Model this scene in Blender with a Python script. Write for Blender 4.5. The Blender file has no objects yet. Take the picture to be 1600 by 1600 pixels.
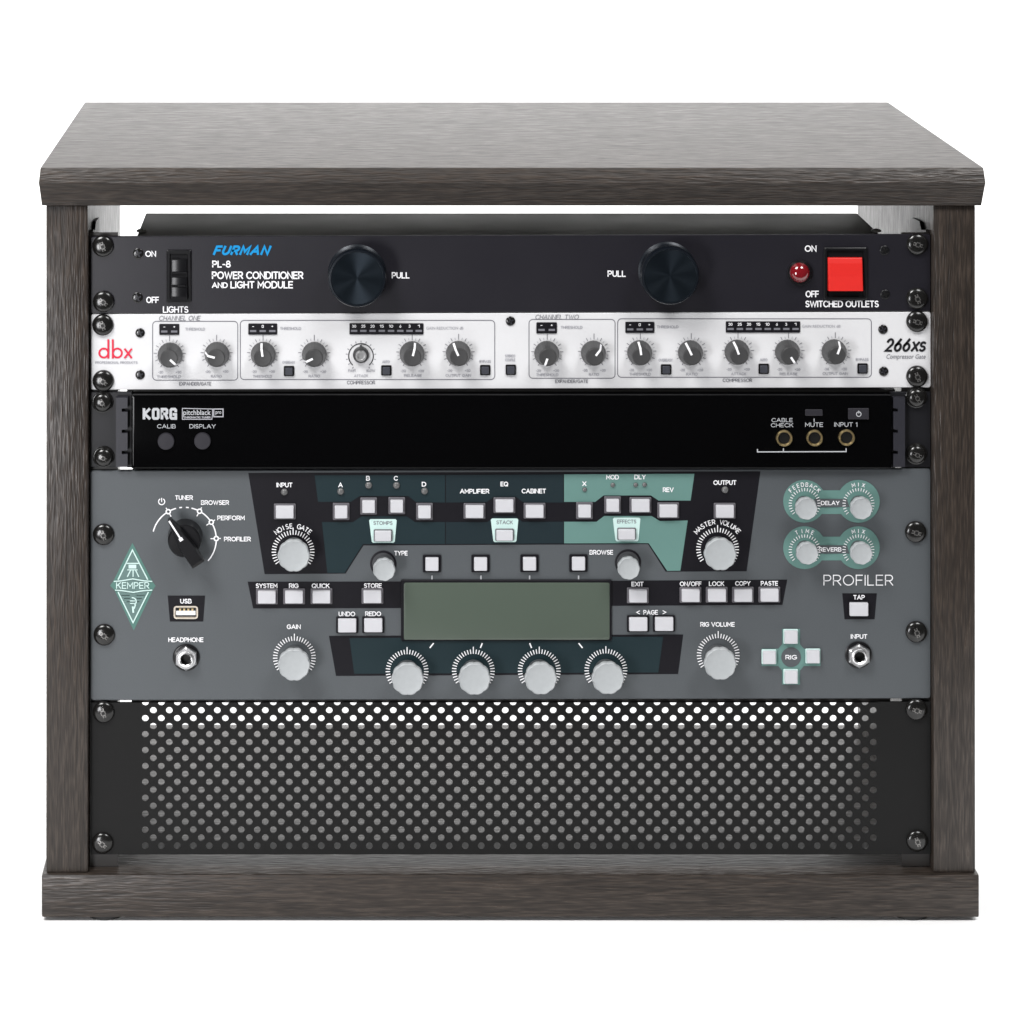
import bpy, bmesh, math, random
from mathutils import Vector
from mathutils.geometry import tessellate_polygon

random.seed(7)
PI = math.pi
S = bpy.context.scene
COL = S.collection

# ------------------------------------------------------------------ camera
DP = 1.70                       # metres from the lens to the plane of the front panels
K = 0.4826 / 1314.0             # metres per photograph pixel in that plane (a 19 inch panel)
VX, VY = 531.0, -428.0          # where lines running straight back meet
XC = (VX - 798.0) * K
Y_SIDE, Y_TOP, Y_BASE = -0.006, -0.014, -0.009
FOOT_H = 0.0024
ZC = FOOT_H + (1433.5 - VY) * K * (DP + Y_BASE) / DP


def X(px, y=0.0):
    return XC + (px - VX) * K * (DP + y) / DP


def Z(py, y=0.0):
    return ZC - (py - VY) * K * (DP + y) / DP


cam_data = bpy.data.cameras.new('camera')
cam = bpy.data.objects.new('camera', cam_data)
COL.objects.link(cam)
cam.location = (XC, -DP, ZC)
cam.rotation_euler = (PI / 2, 0, 0)
cam_data.sensor_width = 36.0
cam_data.lens = 36.0 * (DP / K) / 1600.0
cam_data.shift_x = (800.0 - VX) / 1600.0
cam_data.shift_y = -(800.0 - VY) / 1600.0
cam_data.clip_start = 0.05
cam_data.clip_end = 100
S.camera = cam

# ------------------------------------------------------------------ world, lamps, exposure
world = bpy.data.worlds.new('World')
S.world = world
world.use_nodes = True
bg = world.node_tree.nodes['Background']
bg.inputs[0].default_value = (1.0, 0.99, 0.98, 1)
bg.inputs[1].default_value = 0.07


def lamp(name, loc, target, w, h, power, color=(1, 1, 1)):
    d = bpy.data.lights.new(name, 'AREA')
    d.shape = 'RECTANGLE'
    d.size, d.size_y, d.energy, d.color = w, h, power, color
    o = bpy.data.objects.new(name, d)
    COL.objects.link(o)
    o.location = loc
    o.rotation_euler = (Vector(target) - Vector(loc)).to_track_quat('-Z', 'Y').to_euler()
    return o


lamp('front_softbox_left', (-0.95, -1.15, 1.95), (-0.05, -0.02, 0.2), 0.8, 0.8, 56, (1.0, 0.99, 0.98))
lamp('front_softbox_right', (0.85, -1.20, 1.95), (0.05, -0.02, 0.2), 0.7, 0.7, 28)
lamp('low_strip_left', (-0.66, -1.05, 0.17), (-0.24, 0, 0.32), 0.26, 0.42, 8.0, (0.98, 0.98, 1.0))
lamp('backdrop_top_fill', (0.0, 1.5, 2.4), (0, 1.5, 0), 3.6, 1.8, 98)  # added light that keeps the floor behind the cabinet clear white
lamp('floor_fill_right', (1.5, 0.45, 1.2), (0.45, 0.1, 0), 0.5, 0.5, 12)  # added fill that lifts the cabinet's shadow off the floor
lamp('backdrop_wall_fill', (0.0, 1.3, 2.3), (0, 3.2, 1.0), 3.6, 0.8, 56)  # added light that whitens the sweep wall

S.view_settings.view_transform = 'Standard'
S.view_settings.look = 'None'
S.view_settings.exposure = -0.10
S.view_settings.gamma = 1.0
S.view_settings.use_curve_mapping = False
S.render.engine = 'CYCLES'
S.cycles.max_bounces = 8


# ------------------------------------------------------------------ materials
def srgb(r, g, b):
    f = lambda c: (c / 255 / 12.92) if c / 255 <= 0.04045 else ((c / 255 + 0.055) / 1.055) ** 2.4
    return (f(r), f(g), f(b), 1)


def mat(name, col, rough=0.5, metal=0.0, spec=0.5, noise=0.0, nscale=300.0, bump=0.0, coat=0.0, rvar=0.0):
    m = bpy.data.materials.new(name)
    m.use_nodes = True
    nt = m.node_tree
    p = nt.nodes['Principled BSDF']
    p.inputs['Base Color'].default_value = (*col[:3], 1)
    p.inputs['Roughness'].default_value = rough
    p.inputs['Metallic'].default_value = metal
    p.inputs['Specular IOR Level'].default_value = spec
    p.inputs['Coat Weight'].default_value = coat
    if noise or bump or rvar:
        tc = nt.nodes.new('ShaderNodeTexCoord')
        n = nt.nodes.new('ShaderNodeTexNoise')
        n.inputs['Scale'].default_value = nscale
        n.inputs['Detail'].default_value = 4
        nt.links.new(tc.outputs['Object'], n.inputs['Vector'])
        if noise:
            mx = nt.nodes.new('ShaderNodeMix')
            mx.data_type = 'RGBA'
            mx.inputs[6].default_value = tuple(c * (1 - noise) for c in col[:3]) + (1,)
            mx.inputs[7].default_value = tuple(min(1, c * (1 + noise)) for c in col[:3]) + (1,)
            nt.links.new(n.outputs['Fac'], mx.inputs[0])
            nt.links.new(mx.outputs[2], p.inputs['Base Color'])
        if rvar:
            n2 = nt.nodes.new('ShaderNodeTexNoise')
            n2.inputs['Scale'].default_value = 25
            n2.inputs['Detail'].default_value = 5
            nt.links.new(tc.outputs['Object'], n2.inputs['Vector'])
            mr = nt.nodes.new('ShaderNodeMapRange')
            mr.inputs['To Min'].default_value = max(0.02, rough - rvar)
            mr.inputs['To Max'].default_value = rough + rvar
            nt.links.new(n2.outputs['Fac'], mr.inputs['Value'])
            nt.links.new(mr.outputs['Result'], p.inputs['Roughness'])
        if bump:
            b = nt.nodes.new('ShaderNodeBump')
            b.inputs['Strength'].default_value = bump
            b.inputs['Distance'].default_value = 0.0004
            nt.links.new(n.outputs['Fac'], b.inputs['Height'])
            nt.links.new(b.outputs['Normal'], p.inputs['Normal'])
    return m


def wood(name, along):
    """dark grey-brown embossed wood laminate, grain running along one axis"""
    m = bpy.data.materials.new(name)
    m.use_nodes = True
    nt = m.node_tree
    L = nt.links
    p = nt.nodes['Principled BSDF']
    tc = nt.nodes.new('ShaderNodeTexCoord')

    def nz(al, ac, detail, rough=0.55):
        mp = nt.nodes.new('ShaderNodeMapping')
        mp.inputs['Scale'].default_value = tuple(al if i == along else ac for i in range(3))
        n = nt.nodes.new('ShaderNodeTexNoise')
        n.inputs['Scale'].default_value = 1.0
        n.inputs['Detail'].default_value = detail
        n.inputs['Roughness'].default_value = rough
        L.new(tc.outputs['Object'], mp.inputs['Vector'])
        L.new(mp.outputs['Vector'], n.inputs['Vector'])
        return n
    fine = nz(85, 1050, 1, 0.5)
    mid = nz(20, 420, 2)
    big = nz(3.0, 14, 2)
    add = nt.nodes.new('ShaderNodeMath')
    add.operation = 'MULTIPLY_ADD'
    add.inputs[1].default_value = 0.30
    L.new(mid.outputs['Fac'], add.inputs[0])
    mul = nt.nodes.new('ShaderNodeMath')
    mul.operation = 'MULTIPLY'
    mul.inputs[1].default_value = 0.70
    L.new(fine.outputs['Fac'], mul.inputs[0])
    L.new(mul.outputs[0], add.inputs[2])
    ramp = nt.nodes.new('ShaderNodeValToRGB')
    e = ramp.color_ramp.elements
    e[0].position, e[0].color = 0.30, (0.0120, 0.0091, 0.0074, 1)
    e[1].position, e[1].color = 0.70, (0.053, 0.0412, 0.0337, 1)
    x = ramp.color_ramp.elements.new(0.5)
    x.color = (0.0262, 0.0201, 0.0163, 1)
    L.new(add.outputs[0], ramp.inputs[0])
    mx = nt.nodes.new('ShaderNodeMix')
    mx.data_type = 'RGBA'
    mx.blend_type = 'MULTIPLY'
    mx.inputs[0].default_value = 0.5
    r2 = nt.nodes.new('ShaderNodeValToRGB')
    r2.color_ramp.elements[0].position, r2.color_ramp.elements[0].color = 0.3, (0.92, 0.92, 0.93, 1)
    r2.color_ramp.elements[1].position, r2.color_ramp.elements[1].color = 0.7, (1.06, 1.05, 1.04, 1)
    L.new(big.outputs['Fac'], r2.inputs[0])
    L.new(ramp.outputs[0], mx.inputs[6])
    L.new(r2.outputs[0], mx.inputs[7])
    L.new(mx.outputs[2], p.inputs['Base Color'])
    mr = nt.nodes.new('ShaderNodeMapRange')
    mr.inputs['From Min'].default_value, mr.inputs['From Max'].default_value = 0.3, 0.7
    mr.inputs['To Min'].default_value, mr.inputs['To Max'].default_value = 0.47, 0.27
    L.new(add.outputs[0], mr.inputs['Value'])
    L.new(mr.outputs['Result'], p.inputs['Roughness'])
    p.inputs['Specular IOR Level'].default_value = 0.36
    b = nt.nodes.new('ShaderNodeBump')
    b.inputs['Strength'].default_value = 0.9
    b.inputs['Distance'].default_value = 0.0006
    L.new(add.outputs[0], b.inputs['Height'])
    L.new(b.outputs['Normal'], p.inputs['Normal'])
    return m


M = dict(
    wood_h=wood('wood_laminate_lengthwise', 0),
    wood_v=wood('wood_laminate_upright', 2),
    white=mat('white_seamless', (0.9, 0.9, 0.9), 0.9, spec=0.1),
    rubber=mat('black_rubber', (0.012, 0.012, 0.012), 0.7, noise=0.2),
    rail=mat('black_painted_steel', (0.015, 0.013, 0.012), 0.45, noise=0.3, nscale=120),
    screw=mat('black_oxide_steel', (0.007, 0.0068, 0.0065), 0.20, spec=0.5, rvar=0.05),
    slot=mat('screw_recess', (0.006, 0.006, 0.006), 0.35),
    zinc=mat('zinc_screw', (0.85, 0.84, 0.80), 0.4, metal=0.1),
    furman=mat('charcoal_powder_coat', (0.0095, 0.0088, 0.0128), 0.36, noise=0.15, nscale=900, bump=0.08, rvar=0.05),
    chassis=mat('brushed_dark_chassis', (0.115, 0.113, 0.088), 0.5, metal=0.2, spec=0.35, noise=0.2, nscale=60, rvar=0.08),
    black=mat('black_plastic', (0.006, 0.006, 0.007), 0.30, spec=0.28, rvar=0.06),
    navy=mat('black_anodised_aluminium', (0.008, 0.011, 0.016), 0.27, metal=0.4, spec=0.5, rvar=0.08),
    ink_white=mat('white_ink', (0.78, 0.78, 0.80), 0.6, spec=0.2),
    ink_soft=mat('pale_grey_ink', (0.42, 0.43, 0.45), 0.6, spec=0.2),
    ink_blue=mat('blue_ink', srgb(18, 132, 190), 0.5, spec=0.2),
    ink_red=mat('red_ink', srgb(205, 45, 70), 0.5, spec=0.2),
    ink_black=mat('black_ink', (0.012, 0.012, 0.014), 0.5, spec=0.2),
    ink_grey=mat('grey_ink', (0.16, 0.16, 0.18), 0.6, spec=0.2),
    ink_lgrey=mat('light_grey_ink', (0.36, 0.36, 0.39), 0.6, spec=0.2),
    red=mat('red_switch_plastic', (0.58, 0.018, 0.014), 0.35, noise=0.05),
    ruby=mat('ruby_lens', (0.16, 0.004, 0.008), 0.08, spec=0.7, coat=0.6),
    alu=mat('white_satin_panel', (0.61, 0.61, 0.622), 0.45, noise=0.02, nscale=700),
    knob=mat('charcoal_knob_plastic', (0.040, 0.040, 0.041), 0.42, noise=0.15, nscale=500, rvar=0.06),
    button=mat('slate_button_plastic', (0.036, 0.038, 0.048), 0.4, rvar=0.05),
    silver=mat('satin_nickel', (0.62, 0.62, 0.62), 0.36, metal=1.0),
    chrome=mat('polished_nickel', (0.85, 0.85, 0.86), 0.30, metal=1.0),
    gold=mat('gold_plating', (0.85, 0.66, 0.34), 0.36, metal=1.0),
    acryl=mat('black_acrylic', (0.0012, 0.0012, 0.0014), 0.12, spec=0.14, rvar=0.03),
    ear=mat('black_satin_steel', (0.010, 0.010, 0.012), 0.30, spec=0.5, rvar=0.06),
    bracket=mat('dark_slate_plastic', (0.019, 0.019, 0.025), 0.4, rvar=0.05),
    korg_btn=mat('dim_grey_plastic', (0.019, 0.018, 0.023), 0.5, spec=0.3),
    kemper=mat('blue_grey_paint', (0.063, 0.0705, 0.077), 0.5, noise=0.09, nscale=1200, bump=0.06, rvar=0.05),
    k_black=mat('black_print', (0.0060, 0.0055, 0.0080), 0.45, spec=0.2),
    k_teal=mat('dark_teal_print', (0.0105, 0.022, 0.0265), 0.45, spec=0.2),
    k_teal_b=mat('deep_teal_print', (0.0105, 0.0195, 0.0240), 0.45, spec=0.2),
    k_mint=mat('sea_green_print', (0.105, 0.205, 0.185), 0.45, spec=0.35),
    k_pale=mat('pale_mint_print', (0.50, 0.66, 0.63), 0.45, spec=0.35),
    k_glow=mat('mint_emblem_print', (0.070, 0.165, 0.140), 0.45, spec=0.35),
    k_dim=mat('grey_mint_emblem_print', (0.100, 0.165, 0.155), 0.45, spec=0.35),
    k_frame=mat('grey_button_frame', (0.105, 0.100, 0.112), 0.4),
    k_cap=mat('ivory_button_plastic', (0.495, 0.495, 0.52), 0.4, noise=0.02),
    k_knob=mat('pale_grey_knob_plastic', (0.345, 0.362, 0.372), 0.5, noise=0.07, nscale=350, rvar=0.05),
    led=mat('unlit_led', (0.105, 0.105, 0.105), 0.25),
    lcd=mat('unlit_green_display', (0.070, 0.089, 0.071), 0.25, spec=0.5, noise=0.06, nscale=14),
    spun=mat('spun_blue_black_metal', (0.017, 0.024, 0.032), 0.30, metal=0.8),
    gloss=mat('gloss_black_plastic', (0.005, 0.005, 0.006), 0.30, spec=0.35),
    k_skirt=mat('slate_knob_skirt', (0.060, 0.064, 0.068), 0.45),
    pale_metal=mat('pale_nickel_shell', (0.78, 0.70, 0.60), 0.4, metal=0.85),
    steel=mat('bounce_steel', (0.42, 0.42, 0.41), 0.5, metal=0.4, noise=0.1, nscale=60),
    recess_glint=mat('glint_recess_steel', (0.20, 0.195, 0.19), 0.42, metal=0.8),  # paler metal puts the recess glints into the colour
    collar=mat('grey_collar_plastic', (0.045, 0.047, 0.051), 0.45),
    vent=mat('charcoal_perforated_steel', (0.0090, 0.0090, 0.0090), 0.5, spec=0.13, noise=0.1, nscale=800, bump=0.05),
)


# turned metal: anisotropic sheen round the axis
_nt = M['spun'].node_tree
_tg = _nt.nodes.new('ShaderNodeTangent')
_tg.direction_type, _tg.axis = 'RADIAL', 'Y'
_nt.links.new(_tg.outputs[0], _nt.nodes['Principled BSDF'].inputs['Tangent'])
_nt.nodes['Principled BSDF'].inputs['Anisotropic'].default_value = 0.85


# ------------------------------------------------------------------ mesh builder
class MB:
    def __init__(self):
        self.v, self.f, self.m, self.mats = [], [], [], []

    def mi(self, key):
        if key not in self.mats:
            self.mats.append(key)
        return self.mats.index(key)

    def add(self, verts, faces, key):
        o = len(self.v)
        self.v += [tuple(p) for p in verts]
        i = self.mi(key)
        for f in faces:
            self.f.append([o + a for a in f])
            self.m.append(i)

    def poly(self, pts, y, key):
        """flat polygon of (x, z) points in a plane facing the front"""
        vs = [(a, y, b) for a, b in pts]
        tri = tessellate_polygon([[Vector((a, b, 0)) for a, b in pts]])
        self.add(vs, [list(t) for t in tri], key)

    def loft(self, loops, key, cap0=True, cap1=True):
        n = len(loops[0])
        vs = [p for l in loops for p in l]
        fs = []
        for i in range(len(loops) - 1):
            for j in range(n):
                k = (j + 1) % n
                fs.append([i * n + j, i * n + k, (i + 1) * n + k, (i + 1) * n + j])
        if cap0:
            fs.append(list(range(n))[::-1])
        if cap1:
            fs.append([(len(loops) - 1) * n + j for j in range(n)])
        self.add(vs, fs, key)

    def lathe(self, cx, cz, y0, prof, key, seg=40, cap0=False, cap1=True, scallop=None):
        loops = []
        for r, d in prof:
            l = []
            for j in range(seg):
                t = 2 * PI * j / seg
                rr = r if not scallop else r * scallop(t)
                l.append((cx + rr * math.cos(t), y0 - d, cz + rr * math.sin(t)))
            loops.append(l)
        self.loft(loops, key, cap0, cap1)

    def slab(self, outline, prof, key, cap0=True):
        """outline(inset) gives (x, z) points; prof is a list of (inset, y)"""
        self.loft([[(a, y, b) for a, b in outline(i)] for i, y in prof], key, cap0, True)

    def prism(self, pts, y0, y1, key):
        n = len(pts)
        self.poly(pts, y1, key)
        self.poly(pts, y0, key)
        vs = [(a, y0, b) for a, b in pts] + [(a, y1, b) for a, b in pts]
        self.add(vs, [[j, (j + 1) % n, n + (j + 1) % n, n + j] for j in range(n)], key)

    def box(self, x0, x1, y0, y1, z0, z1, key):
        vs = [(x, y, z) for x in (x0, x1) for y in (y0, y1) for z in (z0, z1)]
        self.add(vs, [[0, 1, 3, 2], [4, 6, 7, 5], [0, 4, 5, 1], [2, 3, 7, 6], [0, 2, 6, 4], [1, 5, 7, 3]], key)

    def line(self, pts, w, y, key, closed=False):
        """flat ribbon of width w along (x, z) points"""
        n = len(pts)
        P = [Vector(p) for p in pts]
        L, R = [], []
        for i in range(n):
            a = P[i - 1] if (i > 0 or closed) else P[i]
            c = P[(i + 1) % n] if (i < n - 1 or closed) else P[i]
            d1, d2 = (P[i] - a), (c - P[i])
            d1 = d1.normalized() if d1.length > 1e-9 else d2.normalized()
            d2 = d2.normalized() if d2.length > 1e-9 else d1
            t = (d1 + d2)
            t = t.normalized() if t.length > 1e-6 else d1
            nrm = Vector((-t.y, t.x))
            s = 1 / max(0.5, nrm.dot(Vector((-d1.y, d1.x))))
            L.append(P[i] + nrm * w / 2 * s)
            R.append(P[i] - nrm * w / 2 * s)
        vs = [(p.x, y, p.y) for p in L] + [(p.x, y, p.y) for p in R]
        fs = []
        for i in range(n if closed else n - 1):
            k = (i + 1) % n
            fs.append([i, k, n + k, n + i])
        self.add(vs, fs, key)

    def ring(self, cx, cz, r0, r1, y, key, a0=0.0, a1=2 * PI, seg=40):
        vs, fs = [], []
        for j in range(seg + 1):
            t = a0 + (a1 - a0) * j / seg
            vs += [(cx + r0 * math.cos(t), y, cz + r0 * math.sin(t)), (cx + r1 * math.cos(t), y, cz + r1 * math.sin(t))]
        for j in range(seg):
            fs.append([2 * j, 2 * j + 1, 2 * j + 3, 2 * j + 2])
        self.add(vs, fs, key)

    def disc(self, cx, cz, r, y, key, seg=32):
        self.add([(cx + r * math.cos(2 * PI * j / seg), y, cz + r * math.sin(2 * PI * j / seg)) for j in range(seg)],
                 [list(range(seg))], key)

    def mesh(self, name, smooth=32, recalc=True, bevel=0.0):
        me = bpy.data.meshes.new(name)
        me.from_pydata(self.v, [], self.f)
        for k in self.mats:
            me.materials.append(M[k])
        me.polygons.foreach_set('material_index', self.m)
        bm = bmesh.new()
        bm.from_mesh(me)
        if recalc:
            bmesh.ops.recalc_face_normals(bm, faces=bm.faces)
        if bevel:
            es = [e for e in bm.edges if len(e.link_faces) == 2 and e.calc_face_angle(0) > 0.6]
            bmesh.ops.bevel(bm, geom=es, offset=bevel, segments=2, profile=0.6, affect='EDGES', clamp_overlap=True)
        bm.to_mesh(me)
        bm.free()
        if smooth:
            me.polygons.foreach_set('use_smooth', [True] * len(me.polygons))
            me.set_sharp_from_angle(angle=math.radians(smooth))
        me.update()
        return me


def obj(name, me, parent=None, loc=None):
    """me is a mesh; world position loc (or the mesh is already in world coordinates)"""
    o = bpy.data.objects.new(name, me)
    COL.objects.link(o)
    off = WORLD.get(parent.name, Vector()) if parent else Vector()
    w = Vector(loc) if loc else Vector((0, 0, 0))
    o.parent = parent
    o.location = w - off
    WORLD[o.name] = w
    return o


WORLD = {}


def thing(name, label, cat, loc):
    o = bpy.data.objects.new(name, None)
    COL.objects.link(o)
    o.empty_display_size = 0.05
    o.location = loc
    WORLD[o.name] = Vector(loc)
    o['label'], o['category'] = label, cat
    return o


def structure(name, me):
    o = obj(name, me)
    o['kind'] = 'structure'
    return o


# ------------------------------------------------------------------ lettering
_tc = {}


def glyphs(s, bold=0.0, shear=0.0, space=1.0):
    key = (s, bold, shear, space)
    if key in _tc:
        return _tc[key]
    cu = bpy.data.curves.new('tmp_text', 'FONT')
    cu.body = s
    cu.size = 1.0
    cu.offset = bold
    cu.shear = shear
    cu.space_character = space
    cu.resolution_u = 3
    o = bpy.data.objects.new('tmp_text', cu)
    COL.objects.link(o)
    bpy.context.view_layer.update()
    dg = bpy.context.evaluated_depsgraph_get()
    ev = o.evaluated_get(dg)
    me = ev.to_mesh()
    vs = [(v.co.x, v.co.y) for v in me.vertices]
    fs = [list(p.vertices) for p in me.polygons]
    ev.to_mesh_clear()
    bpy.data.objects.remove(o)
    bpy.data.curves.remove(cu)
    x0, x1 = min(v[0] for v in vs), max(v[0] for v in vs)
    y0, y1 = min(v[1] for v in vs), max(v[1] for v in vs)
    _tc[key] = (vs, fs, x0, x1, y0, y1)
    return _tc[key]


def _arc(cx, cy, rx, ry, a0, a1):
    n = max(4, int(abs(a1 - a0) / 18))
    return [(cx + rx * math.cos(math.radians(a0 + (a1 - a0) * i / n)), cy + ry * math.sin(math.radians(a0 + (a1 - a0) * i / n))) for i in range(n + 1)]


# capitals drawn as pen strokes in a box one unit high: width, strokes (a stroke that ends where it starts is closed)
PEN = {
    'A': (0.92, [[(0, 0), (0.46, 1), (0.92, 0)], [(0.16, 0.34), (0.76, 0.34)]]),
    'B': (0.70, [[(0, 0.52), (0.40, 0.52)] + _arc(0.43, 0.26, 0.27, 0.26, 90, -90) + [(0, 0), (0, 1), (0.38, 1)] + _arc(0.40, 0.76, 0.24, 0.24, 90, -90)]),
    'C': (0.84, [_arc(0.48, 0.5, 0.48, 0.5, 42, 318)]),
    'D': (0.82, [[(0, 0), (0, 1), (0.34, 1)] + _arc(0.36, 0.5, 0.46, 0.5, 90, -90) + [(0, 0)]]),
    'E': (0.62, [[(0.62, 1), (0, 1), (0, 0), (0.62, 0)], [(0, 0.51), (0.56, 0.51)]]),
    'F': (0.60, [[(0.60, 1), (0, 1), (0, 0)], [(0, 0.50), (0.54, 0.50)]]),
    'G': (0.90, [_arc(0.48, 0.5, 0.48, 0.5, 42, 330) + [(0.90, 0.46), (0.52, 0.46)]]),
    'H': (0.74, [[(0, 0), (0, 1)], [(0.74, 0), (0.74, 1)], [(0, 0.51), (0.74, 0.51)]]),
    'I': (0.0, [[(0, 0), (0, 1)]]),
    'J': (0.5, [[(0.5, 1), (0.5, 0.26)] + _arc(0.25, 0.26, 0.25, 0.26, 0, -160)]),
    'K': (0.72, [[(0, 0), (0, 1)], [(0.68, 1), (0.02, 0.42)], [(0.26, 0.60), (0.72, 0)]]),
    'L': (0.56, [[(0, 1), (0, 0), (0.56, 0)]]),
    'M': (0.88, [[(0, 0), (0, 1), (0.44, 0.32), (0.88, 1), (0.88, 0)]]),
    'N': (0.76, [[(0, 0), (0, 1), (0.76, 0), (0.76, 1)]]),
    'O': (0.98, [_arc(0.49, 0.5, 0.49, 0.5, 0, 360)]),
    'P': (0.66, [[(0, 0), (0, 1), (0.36, 1)] + _arc(0.38, 0.72, 0.28, 0.28, 90, -90) + [(0, 0.44)]]),
    'Q': (0.98, [_arc(0.49, 0.5, 0.49, 0.5, 0, 360), [(0.58, 0.26), (0.94, -0.04)]]),
    'R': (0.70, [[(0, 0), (0, 1), (0.38, 1)] + _arc(0.40, 0.72, 0.28, 0.28, 90, -90) + [(0, 0.44)], [(0.36, 0.44), (0.70, 0)]]),
    'S': (0.66, [_arc(0.34, 0.75, 0.29, 0.25, 35, 262) + _arc(0.34, 0.255, 0.32, 0.255, 84, -148)]),
    'T': (0.70, [[(0, 1), (0.70, 1)], [(0.35, 1), (0.35, 0)]]),
    'U': (0.74, [[(0, 1), (0, 0.37)] + _arc(0.37, 0.37, 0.37, 0.37, 180, 360) + [(0.74, 1)]]),
    'V': (0.86, [[(0, 1), (0.43, 0), (0.86, 1)]]),
    'W': (1.24, [[(0, 1), (0.33, 0), (0.62, 0.92), (0.91, 0), (1.24, 1)]]),
    'X': (0.78, [[(0, 1), (0.78, 0)], [(0.78, 1), (0, 0)]]),
    'Y': (0.80, [[(0, 1), (0.40, 0.45), (0.80, 1)], [(0.40, 0.45), (0.40, 0)]]),
    'Z': (0.68, [[(0, 1), (0.68, 1), (0, 0), (0.68, 0)]]),
    '1': (0.22, [[(0, 0.80), (0.22, 1), (0.22, 0)]]),
    '2': (0.62, [_arc(0.31, 0.70, 0.30, 0.30, 165, -35) + [(0, 0), (0.62, 0)]]),
    '3': (0.60, [_arc(0.28, 0.75, 0.27, 0.25, 150, -90) + _arc(0.29, 0.26, 0.31, 0.26, 90, -150)]),
    '5': (0.60, [[(0.55, 1), (0.08, 1), (0.04, 0.54)] + _arc(0.29, 0.31, 0.31, 0.31, 120, -145)]),
    '6': (0.62, [[(0.46, 1), (0.06, 0.46)] + _arc(0.31, 0.31, 0.31, 0.31, 150, 510)]),
    '8': (0.64, [_arc(0.32, 0.76, 0.25, 0.24, -90, 270), _arc(0.32, 0.27, 0.32, 0.27, 90, 450)]),
    '0': (0.66, [_arc(0.33, 0.5, 0.33, 0.5, 0, 360)]),
    '-': (0.36, [[(0, 0.42), (0.36, 0.42)]]),
    '+': (0.5, [[(0, 0.5), (0.5, 0.5)], [(0.25, 0.25), (0.25, 0.75)]]),
    '/': (0.5, [[(0, -0.08), (0.5, 1.08)]]),
    '<': (0.5, [[(0.5, 0.9), (0, 0.5), (0.5, 0.1)]]),
    '>': (0.5, [[(0, 0.9), (0.5, 0.5), (0, 0.1)]]),
    ' ': (0.22, []),
    'k': (0.50, [[(0, 0), (0, 1)], [(0.48, 1), (0.06, 0.5), (0.50, 0)]]),
    'o': (0.46, [[(0, 0.1), (0, 0.9), (0.08, 1), (0.38, 1), (0.46, 0.9), (0.46, 0.1), (0.38, 0), (0.08, 0), (0, 0.1)]]),
    'r': (0.46, [[(0, 0), (0, 1), (0.38, 1), (0.46, 0.9), (0.46, 0.58), (0.36, 0.5), (0.05, 0.5)], [(0.30, 0.48), (0.48, 0)]]),
    'g': (0.48, [[(0.46, 0.76), (0.46, 0.9), (0.38, 1), (0.08, 1), (0, 0.9), (0, 0.1), (0.08, 0), (0.46, 0), (0.46, 0.44), (0.26, 0.44)]]),
}


def pen(mb, s, px, py, w, h, key, lay, wt, shear=0.0, yface=0.0, gap=0.26):
    """pen-stroke capitals fitted to w by h photo pixels round (px, py); wt is the stroke width in pixels"""
    x, runs = 0.0, []
    for ch in s:
        cw, st = PEN[ch]
        for q in st:
            runs.append([(x + a, c) for a, c in q])
        x += cw + gap
    tot = x - gap
    hh = h - wt
    slant = shear * hh
    sx = (w - wt - slant) / max(tot, 1e-6) if tot > 0 else 1.0
    for i, q in enumerate(runs):
        closed = len(q) > 3 and abs(q[0][0] - q[-1][0]) < 1e-6 and abs(q[0][1] - q[-1][1]) < 1e-6
        pts = q[:-1] if closed else q
        o = []
        for a, c in pts:
            o.append((X(px + (a - tot / 2) * sx + (c - 0.5) * slant, yface), Z(py - (c - 0.5) * hh, yface)))
        if not closed:   # square pen ends
            for e, f in ((0, 1), (-1, -2)):
                d = Vector(o[e]) - Vector(o[f])
                if d.length > 1e-9:
                    p = Vector(o[e]) + d.normalized() * wt * K * 0.35
                    o[e] = (p.x, p.y)
        mb.line(o, wt * K, yface + LAY(lay) - 0.000006 * (i % 4), key, closed)


def LAY(n):
    return -0.00013 * n


def text(mb, s, px, py, w, h, key, lay=2, bold=0.02, shear=0.0, yface=0.0, space=1.0):
    """lettering centred on the photo point (px, py) in the panel plane, w by h pixels"""
    if all(ch in PEN for ch in s):
        pen(mb, s, px, py, w, h, key, lay, max(0.8, h * (0.115 + 1.9 * max(bold, -0.02))), shear, yface)
        return
    vs, fs, x0, x1, y0, y1 = glyphs(s, bold, shear, space)
    cx, cy = (x0 + x1) / 2, (y0 + y1) / 2
    sx, sy = w / (x1 - x0), h / (y1 - y0)
    y = yface + LAY(lay)
    mb.add([(X(px + (a - cx) * sx, yface), y, Z(py - (b - cy) * sy, yface)) for a, b in vs], fs, key)


def arc_text(mb, s, px, py, r, deg0, deg1, h, key, lay=3, bold=0.03, cw=0.85):
    """letters standing on a circle, from angle deg0 to deg1 measured clockwise from twelve o'clock"""
    n = len(s)
    for i, ch in enumerate(s):
        if ch == ' ':
            continue
        t = math.radians(deg0 + (deg1 - deg0) * i / (n - 1))
        gw, st = PEN[ch]
        for i2, q in enumerate(st):
            out = []
            for a, c in q:
                u, v = (a - gw / 2) * h * cw, c * h + r
                out.append((X(px + u * math.cos(t) + v * math.sin(t)), Z(py - (v * math.cos(t) - u * math.sin(t)))))
            mb.line(out, h * 0.17 * K, LAY(lay) - 0.000006 * i2, key)


def P(pts, y=0.0):
    return [(X(a, y), Z(b, y)) for a, b in pts]


def ppoly(mb, pts, key, lay=1, yface=0.0):
    mb.poly(P(pts, yface), yface + LAY(lay), key)


def pline(mb, pts, w, key, lay=2, closed=False, yface=0.0):
    mb.line(P(pts, yface), w * K, yface + LAY(lay), key, closed)


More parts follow.
